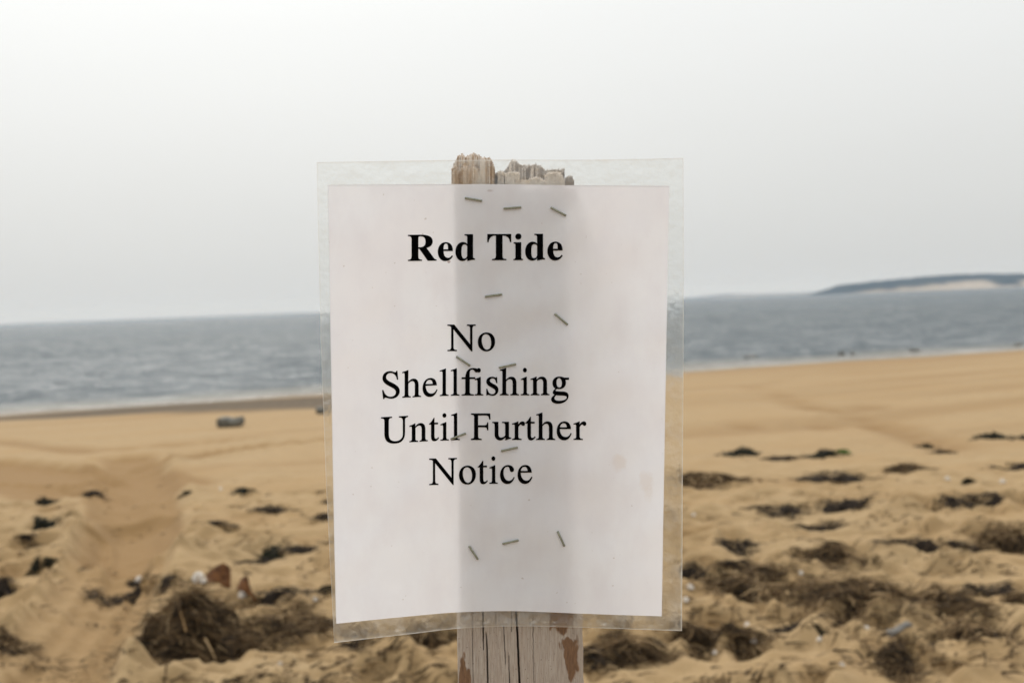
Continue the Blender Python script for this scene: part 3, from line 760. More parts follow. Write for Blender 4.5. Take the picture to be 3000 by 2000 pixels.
ROMAN = {  # outlines as path strings, 1000 to the em, cap height 662
 'N': ['M 12 662 L 174 662 L 578 158 L 578 538 C 578 590 571 614 556 628 C 544 638 530 641 500 643 L 500 662 L 707 662 L 707 643 C 674 641 658 637 644 624 C 630 610 624 588 624 535 L 624 -11 L 608 -11 L 154 558 L 154 127 C 154 74 159 51 174 36 C 186 24 203 19 236 19 L 236 0 L 14 0 L 14 19 C 57 20 75 24 88 39 C 101 54 106 74 106 127 L 106 606 C 84 632 58 642 12 643 Z'],
 'o': ['M 250 460 C 123 460 29 362 29 226 C 29 94 120 -10 248 -10 C 375 -10 470 97 470 234 C 470 364 379 460 250 460 Z',
       'M 238 428 C 322 428 381 332 381 202 C 381 86 335 22 263 22 C 226 22 192 44 168 84 C 137 136 118 204 118 272 C 118 368 166 428 238 428 Z'],
 'S': ['M 450 463 L 428 463 C 418 510 407 540 386 568 C 354 611 310 638 254 638 C 184 638 135 594 135 532 C 135 482 166 448 262 398 C 305 375 345 355 380 331 C 455 281 491 230 491 166 C 491 62 405 -14 285 -14 C 248 -14 218 -8 170 8 C 150 15 134 19 120 19 C 103 19 94 10 90 -14 L 69 -14 L 42 202 L 66 202 C 98 86 168 26 264 26 C 346 26 402 72 402 140 C 402 192 372 226 288 272 L 196 323 C 92 384 52 438 52 510 C 52 606 124 676 230 676 C 264 676 298 670 336 654 C 356 645 368 642 378 642 C 396 642 407 652 411 676 L 431 676 Z'],
 'h': ['M 157 683 L 157 374 C 204 436 246 460 299 460 C 378 460 421 405 421 301 L 421 102 C 421 34 430 24 487 15 L 487 0 L 277 0 L 277 15 C 329 23 337 36 337 102 L 337 297 C 337 378 310 410 260 410 C 224 410 192 392 157 348 L 157 102 C 157 36 166 23 220 15 L 220 0 L 9 0 L 9 15 C 64 23 73 36 73 102 L 73 574 C 73 614 64 626 36 626 C 28 626 20 625 10 623 L 10 639 C 66 654 100 664 150 683 Z'],
 'e': ['M 408 164 L 424 157 C 384 46 314 -10 225 -10 C 104 -10 25 80 25 216 C 25 360 112 460 236 460 C 335 460 398 395 405 277 L 97 277 C 104 132 174 62 268 62 C 328 62 368 92 408 164 Z',
       'M 99 309 L 306 309 C 296 392 267 424 212 424 C 152 424 112 384 99 309 Z'],
 'l': ['M 257 0 L 21 0 L 21 15 C 84 19 98 34 98 88 L 98 566 C 98 612 88 625 58 625 C 48 625 36 624 19 621 L 19 637 C 86 653 124 664 176 683 L 182 681 L 182 86 C 182 33 194 19 257 15 Z'],
 'i': ['M 180 632 C 180 603 158 581 129 581 C 101 581 78 603 78 632 C 78 660 101 683 129 683 C 158 683 180 660 180 632 Z',
       'M 253 0 L 16 0 L 16 15 C 84 19 95 32 95 102 L 95 332 C 95 378 86 392 60 392 C 48 392 35 390 20 387 L 20 402 L 174 460 L 179 456 L 179 102 C 179 33 188 19 253 15 Z'],
 'f': ['M 103 418 L 21 418 L 21 450 L 104 450 C 106 602 165 683 272 683 C 334 683 383 655 383 620 C 383 600 367 584 346 584 C 329 584 316 594 300 620 C 284 647 271 655 250 655 C 204 655 187 620 187 552 L 187 450 L 309 450 L 309 418 L 188 418 L 188 104 C 188 32 200 22 280 15 L 280 0 L 20 0 L 20 15 C 92 20 103 34 103 104 Z'],
 's': ['M 315 451 L 320 311 L 303 311 C 286 398 254 431 203 431 C 159 431 131 406 131 370 C 131 340 148 324 190 300 L 262 258 C 323 222 348 188 348 133 C 348 54 288 -10 207 -10 C 188 -10 158 -6 124 4 C 106 9 96 11 87 11 C 77 11 72 8 67 -2 L 53 -2 L 53 154 L 69 154 C 88 60 130 19 199 19 C 250 19 283 49 283 94 C 283 128 268 148 229 171 L 178 200 C 86 253 52 290 52 343 C 52 412 108 460 189 460 C 213 460 239 455 263 446 C 274 442 282 440 288 440 C 294 440 297 443 303 451 Z'],
 'n': ['M 161 460 L 161 379 C 214 440 254 460 303 460 C 378 460 421 402 421 302 L 421 103 C 421 36 433 20 485 15 L 485 0 L 281 0 L 281 15 C 329 20 337 36 337 108 L 337 293 C 337 374 313 409 265 409 C 231 409 200 393 164 352 L 164 76 C 164 32 176 20 231 15 L 231 0 L 18 0 L 18 15 C 70 20 80 36 80 85 L 80 335 C 80 384 72 395 48 395 C 38 395 28 393 16 390 L 16 406 C 68 420 102 432 153 460 Z'],
 'U': ['M 705 662 L 705 643 C 643 635 627 612 627 533 L 627 246 C 627 74 540 -14 373 -14 C 190 -14 104 70 104 241 L 104 537 C 104 620 94 634 14 643 L 14 662 L 291 662 L 291 643 C 216 636 206 618 206 537 L 206 232 C 206 100 268 34 388 34 C 470 34 533 70 562 126 C 576 153 581 186 581 240 L 581 533 C 581 604 562 634 480 643 L 480 662 Z'],
 't': ['M 255 450 L 154 450 L 154 566 C 154 576 152 579 147 579 C 142 572 136 564 131 556 C 92 498 56 456 27 438 C 17 431 13 427 13 422 C 13 420 15 418 17 418 L 70 418 L 70 117 C 70 32 100 -10 158 -10 C 207 -10 245 14 279 67 L 266 78 C 243 51 225 40 203 40 C 167 40 154 66 154 128 L 154 418 L 255 418 Z'],
 'F': ['M 546 519 L 522 519 C 508 606 490 623 402 623 L 212 623 C 203 623 200 619 200 607 L 200 360 L 368 360 C 439 360 455 374 466 437 L 486 437 L 486 246 L 466 246 C 456 310 440 323 368 323 L 202 323 L 202 115 C 202 36 216 23 299 19 L 299 0 L 12 0 L 12 19 C 92 25 101 37 101 115 L 101 552 C 101 626 88 638 12 643 L 12 662 L 539 662 Z'],
 'u': ['M 479 50 L 479 35 C 424 22 394 11 348 -9 L 343 -7 L 343 77 C 300 22 258 -10 206 -10 C 130 -10 71 42 71 134 L 71 352 C 71 412 62 425 9 434 L 9 450 L 155 450 L 155 137 C 155 86 186 50 231 50 C 277 50 339 88 339 114 L 339 350 C 339 410 330 430 259 434 L 259 450 L 423 450 L 423 118 C 423 65 434 50 470 50 Z'],
 'r': ['M 160 460 L 160 370 C 202 434 236 460 276 460 C 312 460 335 440 335 406 C 335 376 319 358 294 358 C 262 358 254 391 230 391 C 206 391 160 338 160 306 L 160 90 C 160 36 175 22 245 15 L 245 0 L 5 0 L 5 15 C 64 26 76 30 76 84 L 76 335 C 76 382 67 394 38 394 C 27 394 18 393 7 390 L 7 407 C 68 424 106 437 155 460 Z'],
 'c': ['M 398 156 L 412 147 C 366 38 300 -10 216 -10 C 98 -10 25 84 25 212 C 25 354 118 460 240 460 C 326 460 394 409 394 346 C 394 316 372 296 341 296 C 313 296 299 310 290 345 L 284 366 C 274 409 255 430 219 430 C 150 430 106 370 106 276 C 106 150 168 60 260 60 C 314 60 354 84 398 156 Z'],
 'g': ['M 470 388 L 374 388 C 386 360 391 332 391 306 C 391 212 322 152 226 152 C 214 152 196 154 172 158 C 146 145 129 126 129 110 C 129 94 150 87 205 84 L 330 78 C 414 74 459 38 459 -24 C 459 -130 344 -218 204 -218 C 100 -218 28 -176 28 -116 C 28 -74 58 -38 126 4 C 84 22 68 38 68 62 C 68 92 92 122 140 164 C 88 190 62 236 62 304 C 62 396 134 460 230 460 C 260 460 290 455 320 444 C 342 436 358 431 374 431 L 470 431 Z',
       'M 226 432 C 266 432 302 370 302 294 C 302 224 276 182 228 182 C 180 182 152 236 152 318 C 152 390 178 432 226 432 Z',
       'M 144 -2 C 108 -44 98 -62 98 -84 C 98 -128 152 -156 234 -156 C 346 -156 424 -118 424 -64 C 424 -32 396 -16 328 -13 L 240 -9 C 196 -7 168 -5 144 -2 Z'],
}
def bez(p0, p1, p2, p3, n=9):
    return [tuple((1 - t)**3 * a + 3 * (1 - t)**2 * t * b_ + 3 * (1 - t) * t * t * c_ + t**3 * d_ for a, b_, c_, d_ in zip(p0, p1, p2, p3)) for t in [k / n for k in range(1, n + 1)]]
def flat_bold(sp):
    out = []
    for k, q in enumerate(sp):
        r_ = sp[(k + 1) % len(sp)]
        p0, p1, p2, p3 = q[2:4], q[4:6], r_[0:2], r_[2:4]
        out += bez(p0, p1, p2, p3, 4)
    return out
def flat_path(s):
    tk = s.split(); out = []; k = 0; cur = None
    while k < len(tk):
        c_ = tk[k]
        if c_ in 'ML': cur = (float(tk[k + 1]), float(tk[k + 2])); out.append(cur); k += 3
        elif c_ == 'C':
            v = [float(x_) for x_ in tk[k + 1:k + 7]]
            out += bez(cur, v[0:2], v[2:4], v[4:6]); cur = (v[4], v[5]); k += 7
        else: k += 1
    return out
def area(pl): return 0.5 * sum(a[0] * b_[1] - b_[0] * a[1] for a, b_ in zip(pl, pl[1:] + pl[:1]))
def dedupe(pl):
    o = []
    for p_ in pl:
        if not o or math.hypot(p_[0] - o[-1][0], p_[1] - o[-1][1]) > 0.5: o.append(p_)
    if math.hypot(o[0][0] - o[-1][0], o[0][1] - o[-1][1]) <= 0.5: o.pop()
    return o
def inside(p_, pl):
    c_ = False
    for a, b_ in zip(pl, pl[1:] + pl[:1]):
        if (a[1] > p_[1]) != (b_[1] > p_[1]) and p_[0] < (b_[0] - a[0]) * (p_[1] - a[1]) / (b_[1] - a[1]) + a[0]: c_ = not c_
    return c_
def spread(pl, w):
    sgn = 1 if area(pl) > 0 else -1
    out, n = [], len(pl)
    for k in range(n):
        a, p_, c_ = pl[k - 1], pl[k], pl[(k + 1) % n]
        e1 = (p_[0] - a[0], p_[1] - a[1]); e2 = (c_[0] - p_[0], c_[1] - p_[1])
        l1, l2 = math.hypot(*e1), math.hypot(*e2)
        n1, n2 = (e1[1] / l1 * sgn, -e1[0] / l1 * sgn), (e2[1] / l2 * sgn, -e2[0] / l2 * sgn)
        m_ = (n1[0] + n2[0], n1[1] + n2[1]); q_ = max(0.35, 1 + n1[0] * n2[0] + n1[1] * n2[1])
        out.append((p_[0] + m_[0] / q_ * w, p_[1] + m_[1] / q_ * w))
    return out
def glyph_polys(ch, bold):
    loops = [dedupe(flat_bold(s)) for s in BOLD[ch]] if bold else [dedupe(flat_path(s)) for s in ROMAN[ch]]
    groups = []; w_ = 2.5 if bold else 6.5
    for lp in sorted(loops, key=lambda l_: -abs(area(l_))):
        for g_ in groups:
            if inside(lp[0], g_[0]): g_.append(spread(lp, -w_)); break
        else: groups.append([spread(lp, w_)])
    return groups
INK_GAP = 1.2 * PX
def word(text, boxes, ox, oy, zs, unit, bold=False, label=None):
    """Set a word: each letter has its left and right ends and its baseline, read in an enlargement (ox, oy, zs)."""
    gp = [glyph_polys(c_, bold) for c_ in text]
    cx = [ox + (b0 + b1) / 2 / zs for b0, b1, _ in boxes]; cy = [oy + bs / zs for _, _, bs in boxes]
    ws, fs = [], []
    for polys, (b0, b1, bs), ccx in zip(gp, boxes, cx):
        xs_ = [p_[0] for g_ in polys for l_ in g_ for p_ in l_]
        gx0, gx1 = min(xs_), max(xs_)
        for g_ in polys:
            px_ = [[((ox + (b0 + (p_[0] - gx0) / (gx1 - gx0) * (b1 - b0)) / zs), p_[1]) for p_ in l_] for l_ in g_]
            tri = tessellate_polygon([[Vector((a, b_ * 0.115, 0)) for a, b_ in l_] for l_ in px_])
            flat = [q_ for l_ in px_ for q_ in l_]
            n0 = len(ws)
            for a, e_ in flat:
                base_y = np.interp(a, cx, cy) if len(cx) > 1 else cy[0]
                if len(cx) > 1:
                    if a < cx[0]: base_y += (a - cx[0]) * (cy[1] - cy[0]) / (cx[1] - cx[0])
                    if a > cx[-1]: base_y += (a - cx[-1]) * (cy[-1] - cy[-2]) / (cx[-1] - cx[-2])
                ws.append((a, base_y - e_ * unit))
            for t_ in tri:
                fs.append((n0 + t_[0], n0 + t_[1], n0 + t_[2]))
    # cut long triangles so that the print follows the bend of the sheet
    bm = bmesh.new()
    vv = [bm.verts.new((a, b_, 0)) for a, b_ in ws]
    for f_ in fs:
        try: bm.faces.new([vv[k] for k in f_])
        except ValueError: pass
    for _ in range(2):
        long_ = [e_ for e_ in bm.edges if e_.calc_length() > 14]
        if not long_: break
        bmesh.ops.subdivide_edges(bm, edges=long_, cuts=1, use_grid_fill=False)
        bmesh.ops.triangulate(bm, faces=bm.faces[:])
    for f_ in bm.faces:
        if f_.normal.z > 0: f_.normal_flip()
    bm.verts.index_update()
    a = np.array([v_.co[:] for v_ in bm.verts]); faces = [tuple(v_.index for v_ in f_.verts) for f_ in bm.faces]
    bm.free()
    Pw = cam_pts(a[:, 0], a[:, 1], sheet_depth(a[:, 0], a[:, 1]) - INK_GAP)
    o = mesh_obj('printed_word', Pw, faces, M_INK, parent=paper, smooth=False)
    o['label'] = label
    return o
word('Red', [(192, 552, 529), (567, 758, 525), (788, 1033, 523.5)], 1150, 640, 4.276, 0.1668, True, 'bold black printed word Red')
word('Tide', [(1187, 1487, 521), (1515, 1635, 520.5), (1662, 1910, 519), (1940, 2132, 518)], 1150, 640, 4.276, 0.1668, True, 'bold black printed word Tide')
RU = 0.1153
word('No', [(822, 1118, 454), (1140, 1320, 453)], 1080, 900, 3.5636, RU, False, 'black printed word No')
word('Shellfishing', [(140, 325, 945), (350, 548, 936), (563, 720, 928), (742, 835, 921), (858, 948, 918), (970, 1148, 916.5), (1108, 1197, 916), (1228, 1355, 915.5), (1370, 1570, 915), (1588, 1678, 914.5), (1690, 1888, 914), (1905, 2092, 913)], 1080, 900, 3.5636, RU, False, 'black printed word Shellfishing')
word('Until', [(128, 412, 415), (425, 618, 401.5), (630, 735, 392), (748, 838, 389), (862, 952, 385)], 1080, 1180, 3.5636, RU, False, 'black printed word Until')
word('Further', [(1068, 1272, 383), (1290, 1488, 383), (1497, 1632, 382.5), (1635, 1743, 382.5), (1750, 1948, 382.5), (1963, 2120, 382.5), (2138, 2272, 382.5)], 1080, 1180, 3.5636, RU, False, 'black printed word Further')
word('Notice', [(632, 922, 850), (943, 1120, 843.5), (1138, 1245, 840), (1260, 1348, 838.5), (1372, 1525, 838), (1555, 1710, 837)], 1080, 1180, 3.5636, RU, False, 'black printed word Notice')

# staples -----------------------------------------------------------------
def staple(x0, y0, x1, y1):
    k = 1.2755
    x0, y0, x1, y1 = x0 * k, y0 * k, x1 * k, y1 * k
    L = math.hypot(x1 - x0, y1 - y0); ux, uy = (x1 - x0) / L, (y1 - y0) / L
    hw = 3.4; lift = 4.6; bend = 2.4
    # centre line: leg up out of the sheet, bend, crown, bend, leg down (along, away from the sheet)
    line = [(0, -20), (0, lift - bend - 0.6), (bend * 0.3, lift - bend * 0.3), (bend, lift), (L * 0.5, lift + 0.5), (L - bend, lift), (L - bend * 0.3, lift - bend * 0.3), (L, lift - bend - 0.6), (L, -20)]
    vsx, fsx = [], []
    d0 = float(sheet_depth((x0 + x1) / 2, (y0 + y1) / 2))
    for k_, (a, o_) in enumerate(line):
        pa, pb = line[max(k_ - 1, 0)], line[min(k_ + 1, len(line) - 1)]
        tx, to = pb[0] - pa[0], pb[1] - pa[1]; tl = math.hypot(tx, to); nx_, no_ = -to / tl, tx / tl
        for m_ in range(8):
            an = m_ * math.pi / 4 + math.pi / 8
            cs, sn = hw * math.cos(an), 2.1 * math.sin(an)
            al, of = a + nx_ * sn, o_ + no_ * sn
            vsx.append(cam_pt(x0 + ux * al - uy * cs, y0 + uy * al + ux * cs, d0 - of * PX))
    for k_ in range(len(line) - 1):
        for m_ in range(8):
            m2 = (m_ + 1) % 8
            fsx.append((k_ * 8 + m_, k_ * 8 + m2, (k_ + 1) * 8 + m2, (k_ + 1) * 8 + m_))
    mesh_obj('staple', [tuple(q_) for q_ in vsx], fsx, M_WIRE, parent=notice)
for s_ in ((1069, 455, 1106, 461), (1158, 479, 1196, 476), (1266, 477, 1299, 495), (1115, 681, 1152, 676), (1275, 721, 1303, 745), (1049, 819, 1079, 839),
           (1147, 844, 1184, 836), (1036, 1008, 1069, 995), (1152, 1035, 1188, 1027), (1078, 1254, 1097, 1283), (1155, 1248, 1190, 1240), (1281, 1220, 1296, 1253)):
    staple(*s_)

# ------------------------------------------------------------------ seaweed left by the tide
class Weed:
    def __init__(s): s.v, s.f, s.t = [], [], []
    def core(s, g, ux, uy, rx, ry, hh, seed, tone, n=11, m=22, hf=None):
        """A low lumpy mound hugging the sand."""
        n0 = len(s.v)
        for i in range(n + 1):
            r_ = i / n
            for j in range(m):
                a = j / m * 2 * math.pi
                lump = 1 + 0.22 * float(vnoise(math.cos(a) * 1.7 + seed, math.sin(a) * 1.7 + seed * 0.37, seed))
                ax, ay = math.cos(a) * r_ * rx * lump, math.sin(a) * r_ * ry * lump
                x_, y_ = g.x + ux.x * ax + uy.x * ay, g.y + ux.y * ax + uy.y * ay
                z_ = hh * (1 - r_ * r_) ** 0.8 * (0.86 + 0.40 * float(vnoise(ax * 13 / max(rx, .1) * .3 + seed, ay * 9 / max(ry, .1) * .3, seed + 3)))
                if hf is not None: z_ = hh * hf(math.cos(a) * r_ * lump, math.sin(a) * r_ * lump)
                s.v.append((x_, y_, height_at(x_, y_) + z_ - 0.008 - 0.02 * (r_ > 0.95)))
                s.t.append(tone + 0.12 * math.sin(a * 5 + r_ * 9))
        for i in range(n):
            for j in range(m):
                j2 = (j + 1) % m
                s.f.append((n0 + i * m + j, n0 + i * m + j2, n0 + (i + 1) * m + j2, n0 + (i + 1) * m + j))
    def strand(s, p0, dirx, length, width, tone, droop, rr, curl=0.5, seg=4):
        n0 = len(s.v)
        d = Vector(dirx).normalized(); p_ = Vector(p0)
        side = d.cross(Vector((0, 0, 1)))
        side = (side if side.length > 1e-3 else Vector((1, 0, 0))).normalized()
        tw = rr.uniform(-0.8, 0.8); side = (side * math.cos(tw) + Vector((0, 0, 1)) * math.sin(tw)).normalized()
        bend = Vector((rr.uniform(-1, 1), rr.uniform(-1, 1), rr.uniform(-0.6, 0.5))) * curl
        for k in range(seg + 1):
            w_ = width * (1 - 0.75 * (k / seg) ** 2) * 0.5
            s.v.append(tuple(p_ - side * w_)); s.v.append(tuple(p_ + side * w_)); s.t += [tone, tone]
            p_ = p_ + d * (length / seg)
            d = (d + bend / seg + Vector((0, 0, -droop / seg))).normalized()
            zf = height_at(p_.x, p_.y) + 0.003
            if p_.z < zf: p_.z = zf; d.z = abs(d.z) * 0.3
        for k in range(seg):
            s.f.append((n0 + 2 * k, n0 + 2 * k + 1, n0 + 2 * k + 3, n0 + 2 * k + 2))
    def build(s, name, mat, org, **kw):
        return mesh_obj(name, s.v, s.f, mat, origin=org, smooth=False, attrs={'tone': np.clip(s.t, 0, 1)}, **kw)

n_weed = 0
LOOSE = Weed()                     # crumbs that have come away from the heaps
def seaweed(kind, x0, y0, x1, y1, label, group, tilt=0.0, dens=1.0):
    """A tangle of weed filling a box of the photograph (its far and near rim on the sand)."""
    global n_weed
    n_weed += 1
    rr = random.Random(500 + n_weed)
    cx, cy = (x0 + x1) / 2, (y0 + y1) / 2
    base_y = y1 - (y1 - y0) * {'mound': 0.26, 'mat': 0.45, 'strip': 0.45, 'lump': 0.28}[kind]
    g = ground(cx, base_y)
    dist = g.y
    wpx = dist / FPX
    deep = dist * dist / ((EYE - g.z) * FPX)          # metres of sand behind one row of the photograph
    ux = Vector(((x1 - x0) * wpx, (2 * tilt + 0.0375 * (x1 - x0) * 0) * deep * 0.6, 0))
    rx = ux.length / 2; ux.normalize(); uy = Vector((-ux.y, ux.x, 0))
    hh = (base_y - y0) * wpx
    hh = min(hh, rx * {'mound': 0.95, 'mat': 0.26, 'strip': 0.19, 'lump': 0.42}[kind])
    ry = min(max((y1 - base_y) * deep, 0.03), rx * {'mound': 0.9, 'lump': 0.9, 'mat': 1.3, 'strip': 0.8}[kind])
    g.z = height_at(g.x, g.y)
    W_ = Weed(); sd = 900 + n_weed * 7
    # a heap is several smaller heaps thrown together
    heaps = [(rr.uniform(-0.25, 0.25), rr.uniform(-0.2, 0.3), 0.62, 1.0)]
    for _ in range(9):
        a = rr.uniform(0, 2 * math.pi); r_ = rr.uniform(0.25, 0.8)
        heaps.append((math.cos(a) * r_, math.sin(a) * r_, rr.uniform(0.22, 0.42), rr.uniform(0.35, 0.85) * (1.1 - 0.55 * r_)))
    def hf(ax, ay):
        z_ = 0.12 * max(0.0, 1 - ax * ax - ay * ay)
        for hx_, hy_, hr_, hz_ in heaps:
            q2 = ((ax - hx_) ** 2 + (ay - hy_) ** 2) / (hr_ * hr_)
            if q2 < 1: z_ = max(z_, hz_ * (1 - q2) ** 0.7)
        return z_
    if kind == 'lump':
        mat, tone, name = M_KELP, 0.3, 'seaweed_lump'
        W_.core(g, ux, uy, rx, ry, hh * 0.85, sd, tone, 12, 26, hf)
        N = int(80 * dens)
    elif kind == 'strip':
        mat, tone, name = M_DARK, 0.3, 'seaweed_strip'
        ns = max(2, int(rx / max(ry, 0.05) * 0.8))
        for q_ in range(ns):
            t_ = (q_ + 0.5) / ns * 2 - 1
            c_ = g + ux * (t_ * rx * 0.85) + uy * (ry * rr.uniform(-0.4, 0.4))
            W_.core(c_, ux, uy, rx / ns * rr.uniform(1.1, 1.6), ry * rr.uniform(0.35, 0.75), hh * rr.uniform(0.5, 1.0), sd + q_, tone, 6, 14)
        N = int((90 + 260 * rx) * dens)
    else:
        mat, name = (M_EEL, 'seaweed_mound') if kind == 'mound' else (M_EEL, 'seaweed_mat')
        tone = 0.14  # core colour kept near black for the shaded gaps between strands
        W_.core(g, ux, uy, rx * 0.95, ry * 0.95, hh * 0.86, sd, tone, 18, 40, hf)
        N = int((900 + 4200 * rx) * dens)
    wmul = max(1.0, dist / 7.0)
    for _ in range(N):
        r_ = rr.random() ** 0.55; a = rr.uniform(0, 2 * math.pi)
        stray = kind in ('mound', 'mat', 'strip') and rr.random() < 0.16
        if stray: r_ = 1 + abs(rr.gauss(0, 0.32))          # loose bits trailing off the heap
        lump = 1 + 0.26 * math.sin(a * 3 + n_weed) + 0.18 * math.sin(a * 7 + n_weed * 2)
        ax, ay = math.cos(a) * r_ * rx * lump, math.sin(a) * r_ * ry * lump
        px_, py_ = g.x + ux.x * ax + uy.x * ay, g.y + ux.y * ax + uy.y * ay
        if kind != 'strip':
            zz = height_at(px_, py_) + hh * hf(ax / rx, ay / ry) * rr.uniform(0.62, 1.02) + 0.004
        else:
            zz = height_at(px_, py_) + hh * max(0, 1 - r_ * r_) ** 0.8 * rr.uniform(0.55, 1.06) + 0.003
        th = rr.uniform(0, 2 * math.pi)
        if kind in ('strip', 'lump') or stray: th = rr.gauss(0, 0.5) + rr.choice((0, math.pi))
        dv = ux * math.cos(th) + uy * math.sin(th) + Vector((0, 0, rr.uniform(-0.3, 0.35 if kind == 'mound' else 0.12)))
        if kind in ('mound', 'mat'):
            tn = min(1, max(0, rr.gauss(0.43, 0.20) + 0.45 * float(vnoise(px_ * 9 + n_weed, py_ * 9, 700)) + (0.35 if rr.random() < 0.06 else 0)))
            ln, wd = rr.uniform(0.05, 0.20) * min(1, rx * 3 + 0.3) * max(0.45, 1.1 - 0.6 * r_), rr.uniform(0.0022, 0.0075)
        else:
            tn = min(1, max(0, rr.gauss(0.4, 0.25))); ln, wd = rr.uniform(0.04, 0.14) * min(1, rx * 3 + 0.35) * (0.6 if kind == 'lump' else 1), rr.uniform(0.004, 0.011)
        (LOOSE if stray else W_).strand((px_, py_, min(zz, height_at(px_, py_) + 0.02) if stray else zz), dv, ln, wd * wmul, tn, 0.5, rr, {'mound': 1.5, 'mat': 1.5, 'lump': 0.8, 'strip': 0.5}[kind], 5)
    o = W_.build(name, mat, g)
    props(o, label, 'seaweed', group)
    return o, g, ux, uy, rx, ry, hh

GL, GR, GM, GS = 'dark weed lumps along the edge of the smooth sand', 'seaweed strips on the sand', 'eelgrass mounds on the trampled sand', 'small weed scraps on the sand'
# left of the notice
big_left = seaweed('mound', 375, 1692, 740, 1966, 'largest brown eelgrass mound left of the notice, with straw stalks on it', GM, dens=1.5)
seaweed('mat', 730, 1800, 985, 1888, 'brown eelgrass band running from the largest left mound to under the notice', GM)
seaweed('lump', 758, 1596, 838, 1642, 'black peaked weed lump just left of the notice above the rusty shell pieces', GS)
seaweed('strip', 836, 1600, 985, 1632, 'black weed strip ending behind the notice, right of the black peaked lump', GS)
seaweed('strip', 706, 1634, 815, 1658, 'thin black weed tail below and left of the black peaked lump', GS)
seaweed('strip', 750, 1720, 920, 1748, 'dark weed strip right of the rusty shell pieces', GS)
seaweed('lump', 932, 1708, 985, 1732, 'small dark weed scrap at the left edge of the notice, right of the rusty pieces', GS)
seaweed('strip', 737, 1488, 830, 1504, 'thin grey weed streak left of the notice, below the green-black lumps', GS)
seaweed('strip', 925, 1508, 985, 1526, 'short dark weed streak touching the left edge of the notice', GS)
seaweed('strip', 945, 1460, 990, 1484, 'small dark scrap showing through the left laminate edge', GS)
seaweed('lump', 530, 1428, 562, 1452, 'small green-black weed lump right of the tyre-churned sand', GL)
seaweed('lump', 672, 1421, 748, 1447, 'larger green-black weed lump between the churned sand and the notice', GL)
seaweed('lump', 101, 1455, 170, 1476, 'flat black weed lump at far left, upper of two', GL)
seaweed('lump', 88, 1508, 172, 1556, 'taller black and brown weed lump at far left, lower of two', GL)
seaweed('lump', 122, 1628, 168, 1662, 'black weed knob at left, upper end of a slanting pair', GS)
seaweed('lump', 74, 1654, 124, 1684, 'black weed knob at left, lower end of a slanting pair', GS)
seaweed('strip', 55, 1578, 95, 1594, 'tiny grey weed smear at far left between the lumps and the slanting pair', GS)
seaweed('strip', -40, 1720, 88, 1752, 'dark weed strip running off the left edge of the photo', GS)
seaweed('mat', -30, 1868, 95, 1925, 'sparse brown weed patch in the lower left corner', GS, dens=0.4)
seaweed('strip', 384, 1688, 424, 1730, 'dark sliver added for the dark rim edge beside the white shell in the wheel rut', GS)  # strip added to draw a dark rim edge
seaweed('strip', 290, 1728, 386, 1796, 'dark slanting strip added for the dark crack along the wheel rut', GS, tilt=26)  # strip added to draw the dark crack beside the rut
seaweed('strip', 470, 1682, 560, 1730, 'dark weed ridge leading up to the big white shell', GS, tilt=14)
seaweed('strip', 228, 1440, 300, 1457, 'faint dark weed streak inside the tyre-churned sand', GS)
seaweed('strip', 610, 1540, 680, 1552, 'lone thin weed streak on open sand left of the notice', GS)
# right of the notice
seaweed('lump', 2112, 1306, 2236, 1340, 'smooth black crescent of weed, nearest right of the notice on the far sand', GL)
g_tip = seaweed('lump', 2348, 1315, 2462, 1343, 'long black weed lump with a bright green tip', GL)
seaweed('lump', 2678, 1294, 2740, 1318, 'small black weed cap right of the green-tipped lump', GL)
seaweed('strip', 2730, 1320, 2790, 1332, 'thin weed tail beside the small black cap', GS)
seaweed('lump', 2846, 1264, 2962, 1290, 'longest farthest black weed lump near the right edge', GL)
seaweed('lump', 2968, 1268, 3060, 1292, 'black weed lump cut by the right edge of the photo, behind all others', GL)
seaweed('strip', 2246, 1338, 2334, 1354, 'thin grey weed streak between the crescent and the green-tipped lump', GS)
seaweed('mat', 1985, 1392, 2152, 1420, 'dark brown weed ridge touching the right edge of the notice', GS)
seaweed('strip', 2340, 1382, 2516, 1420, 'sloping brown weed strip below the green-tipped lump', GS, tilt=-12)
seaweed('mat', 2602, 1356, 2722, 1400, 'grey green weed heap with a raised knob, on the right', GS, dens=0.6)
seaweed('lump', 2820, 1390, 2858, 1420, 'small dark weed knob between two white shells', GS)
seaweed('strip', 2918, 1366, 3040, 1388, 'dark weed strip leaving the right edge below the black lumps', GS)
seaweed('strip', 2210, 1490, 2356, 1516, 'wavy brown weed line, left half of a broken pair', GS)
seaweed('strip', 2406, 1480, 2554, 1502, 'wavy brown weed line, right half of a broken pair', GS, tilt=6)
seaweed('strip', 2334, 1544, 2472, 1558, 'thin faint weed line under the broken wavy pair', GS)
seaweed('strip', 2742, 1452, 2820, 1502, 'bent dark weed piece left of the reddish black strip', GS, tilt=10)
seaweed('strip', 2812, 1456, 2942, 1484, 'reddish black weed strip above the tall right mound', GS)
seaweed('mat', 2868, 1522, 3040, 1630, 'broad brown eelgrass mound cut by the right edge of the photo', GM)
seaweed('strip', 2572, 1580, 2770, 1614, 'long dark weed strip leading to the tall right mound', GS, tilt=4)
seaweed('strip', 2762, 1588, 2880, 1604, 'narrow weed bridge touching the tall right mound', GS)
seaweed('mat', 2346, 1596, 2546, 1640, 'dark eelgrass bank behind the widest right mound', GM)
seaweed('strip', 2108, 1592, 2160, 1616, 'short left arm of a V-shaped weed line', GS, tilt=-10)
seaweed('strip', 2150, 1582, 2210, 1614, 'rising right arm of a V-shaped weed line', GS, tilt=16)
seaweed('strip', 1990, 1668, 2112, 1692, 'thin dark weed strip right beside the notice, above the left brown mound', GS, tilt=4)
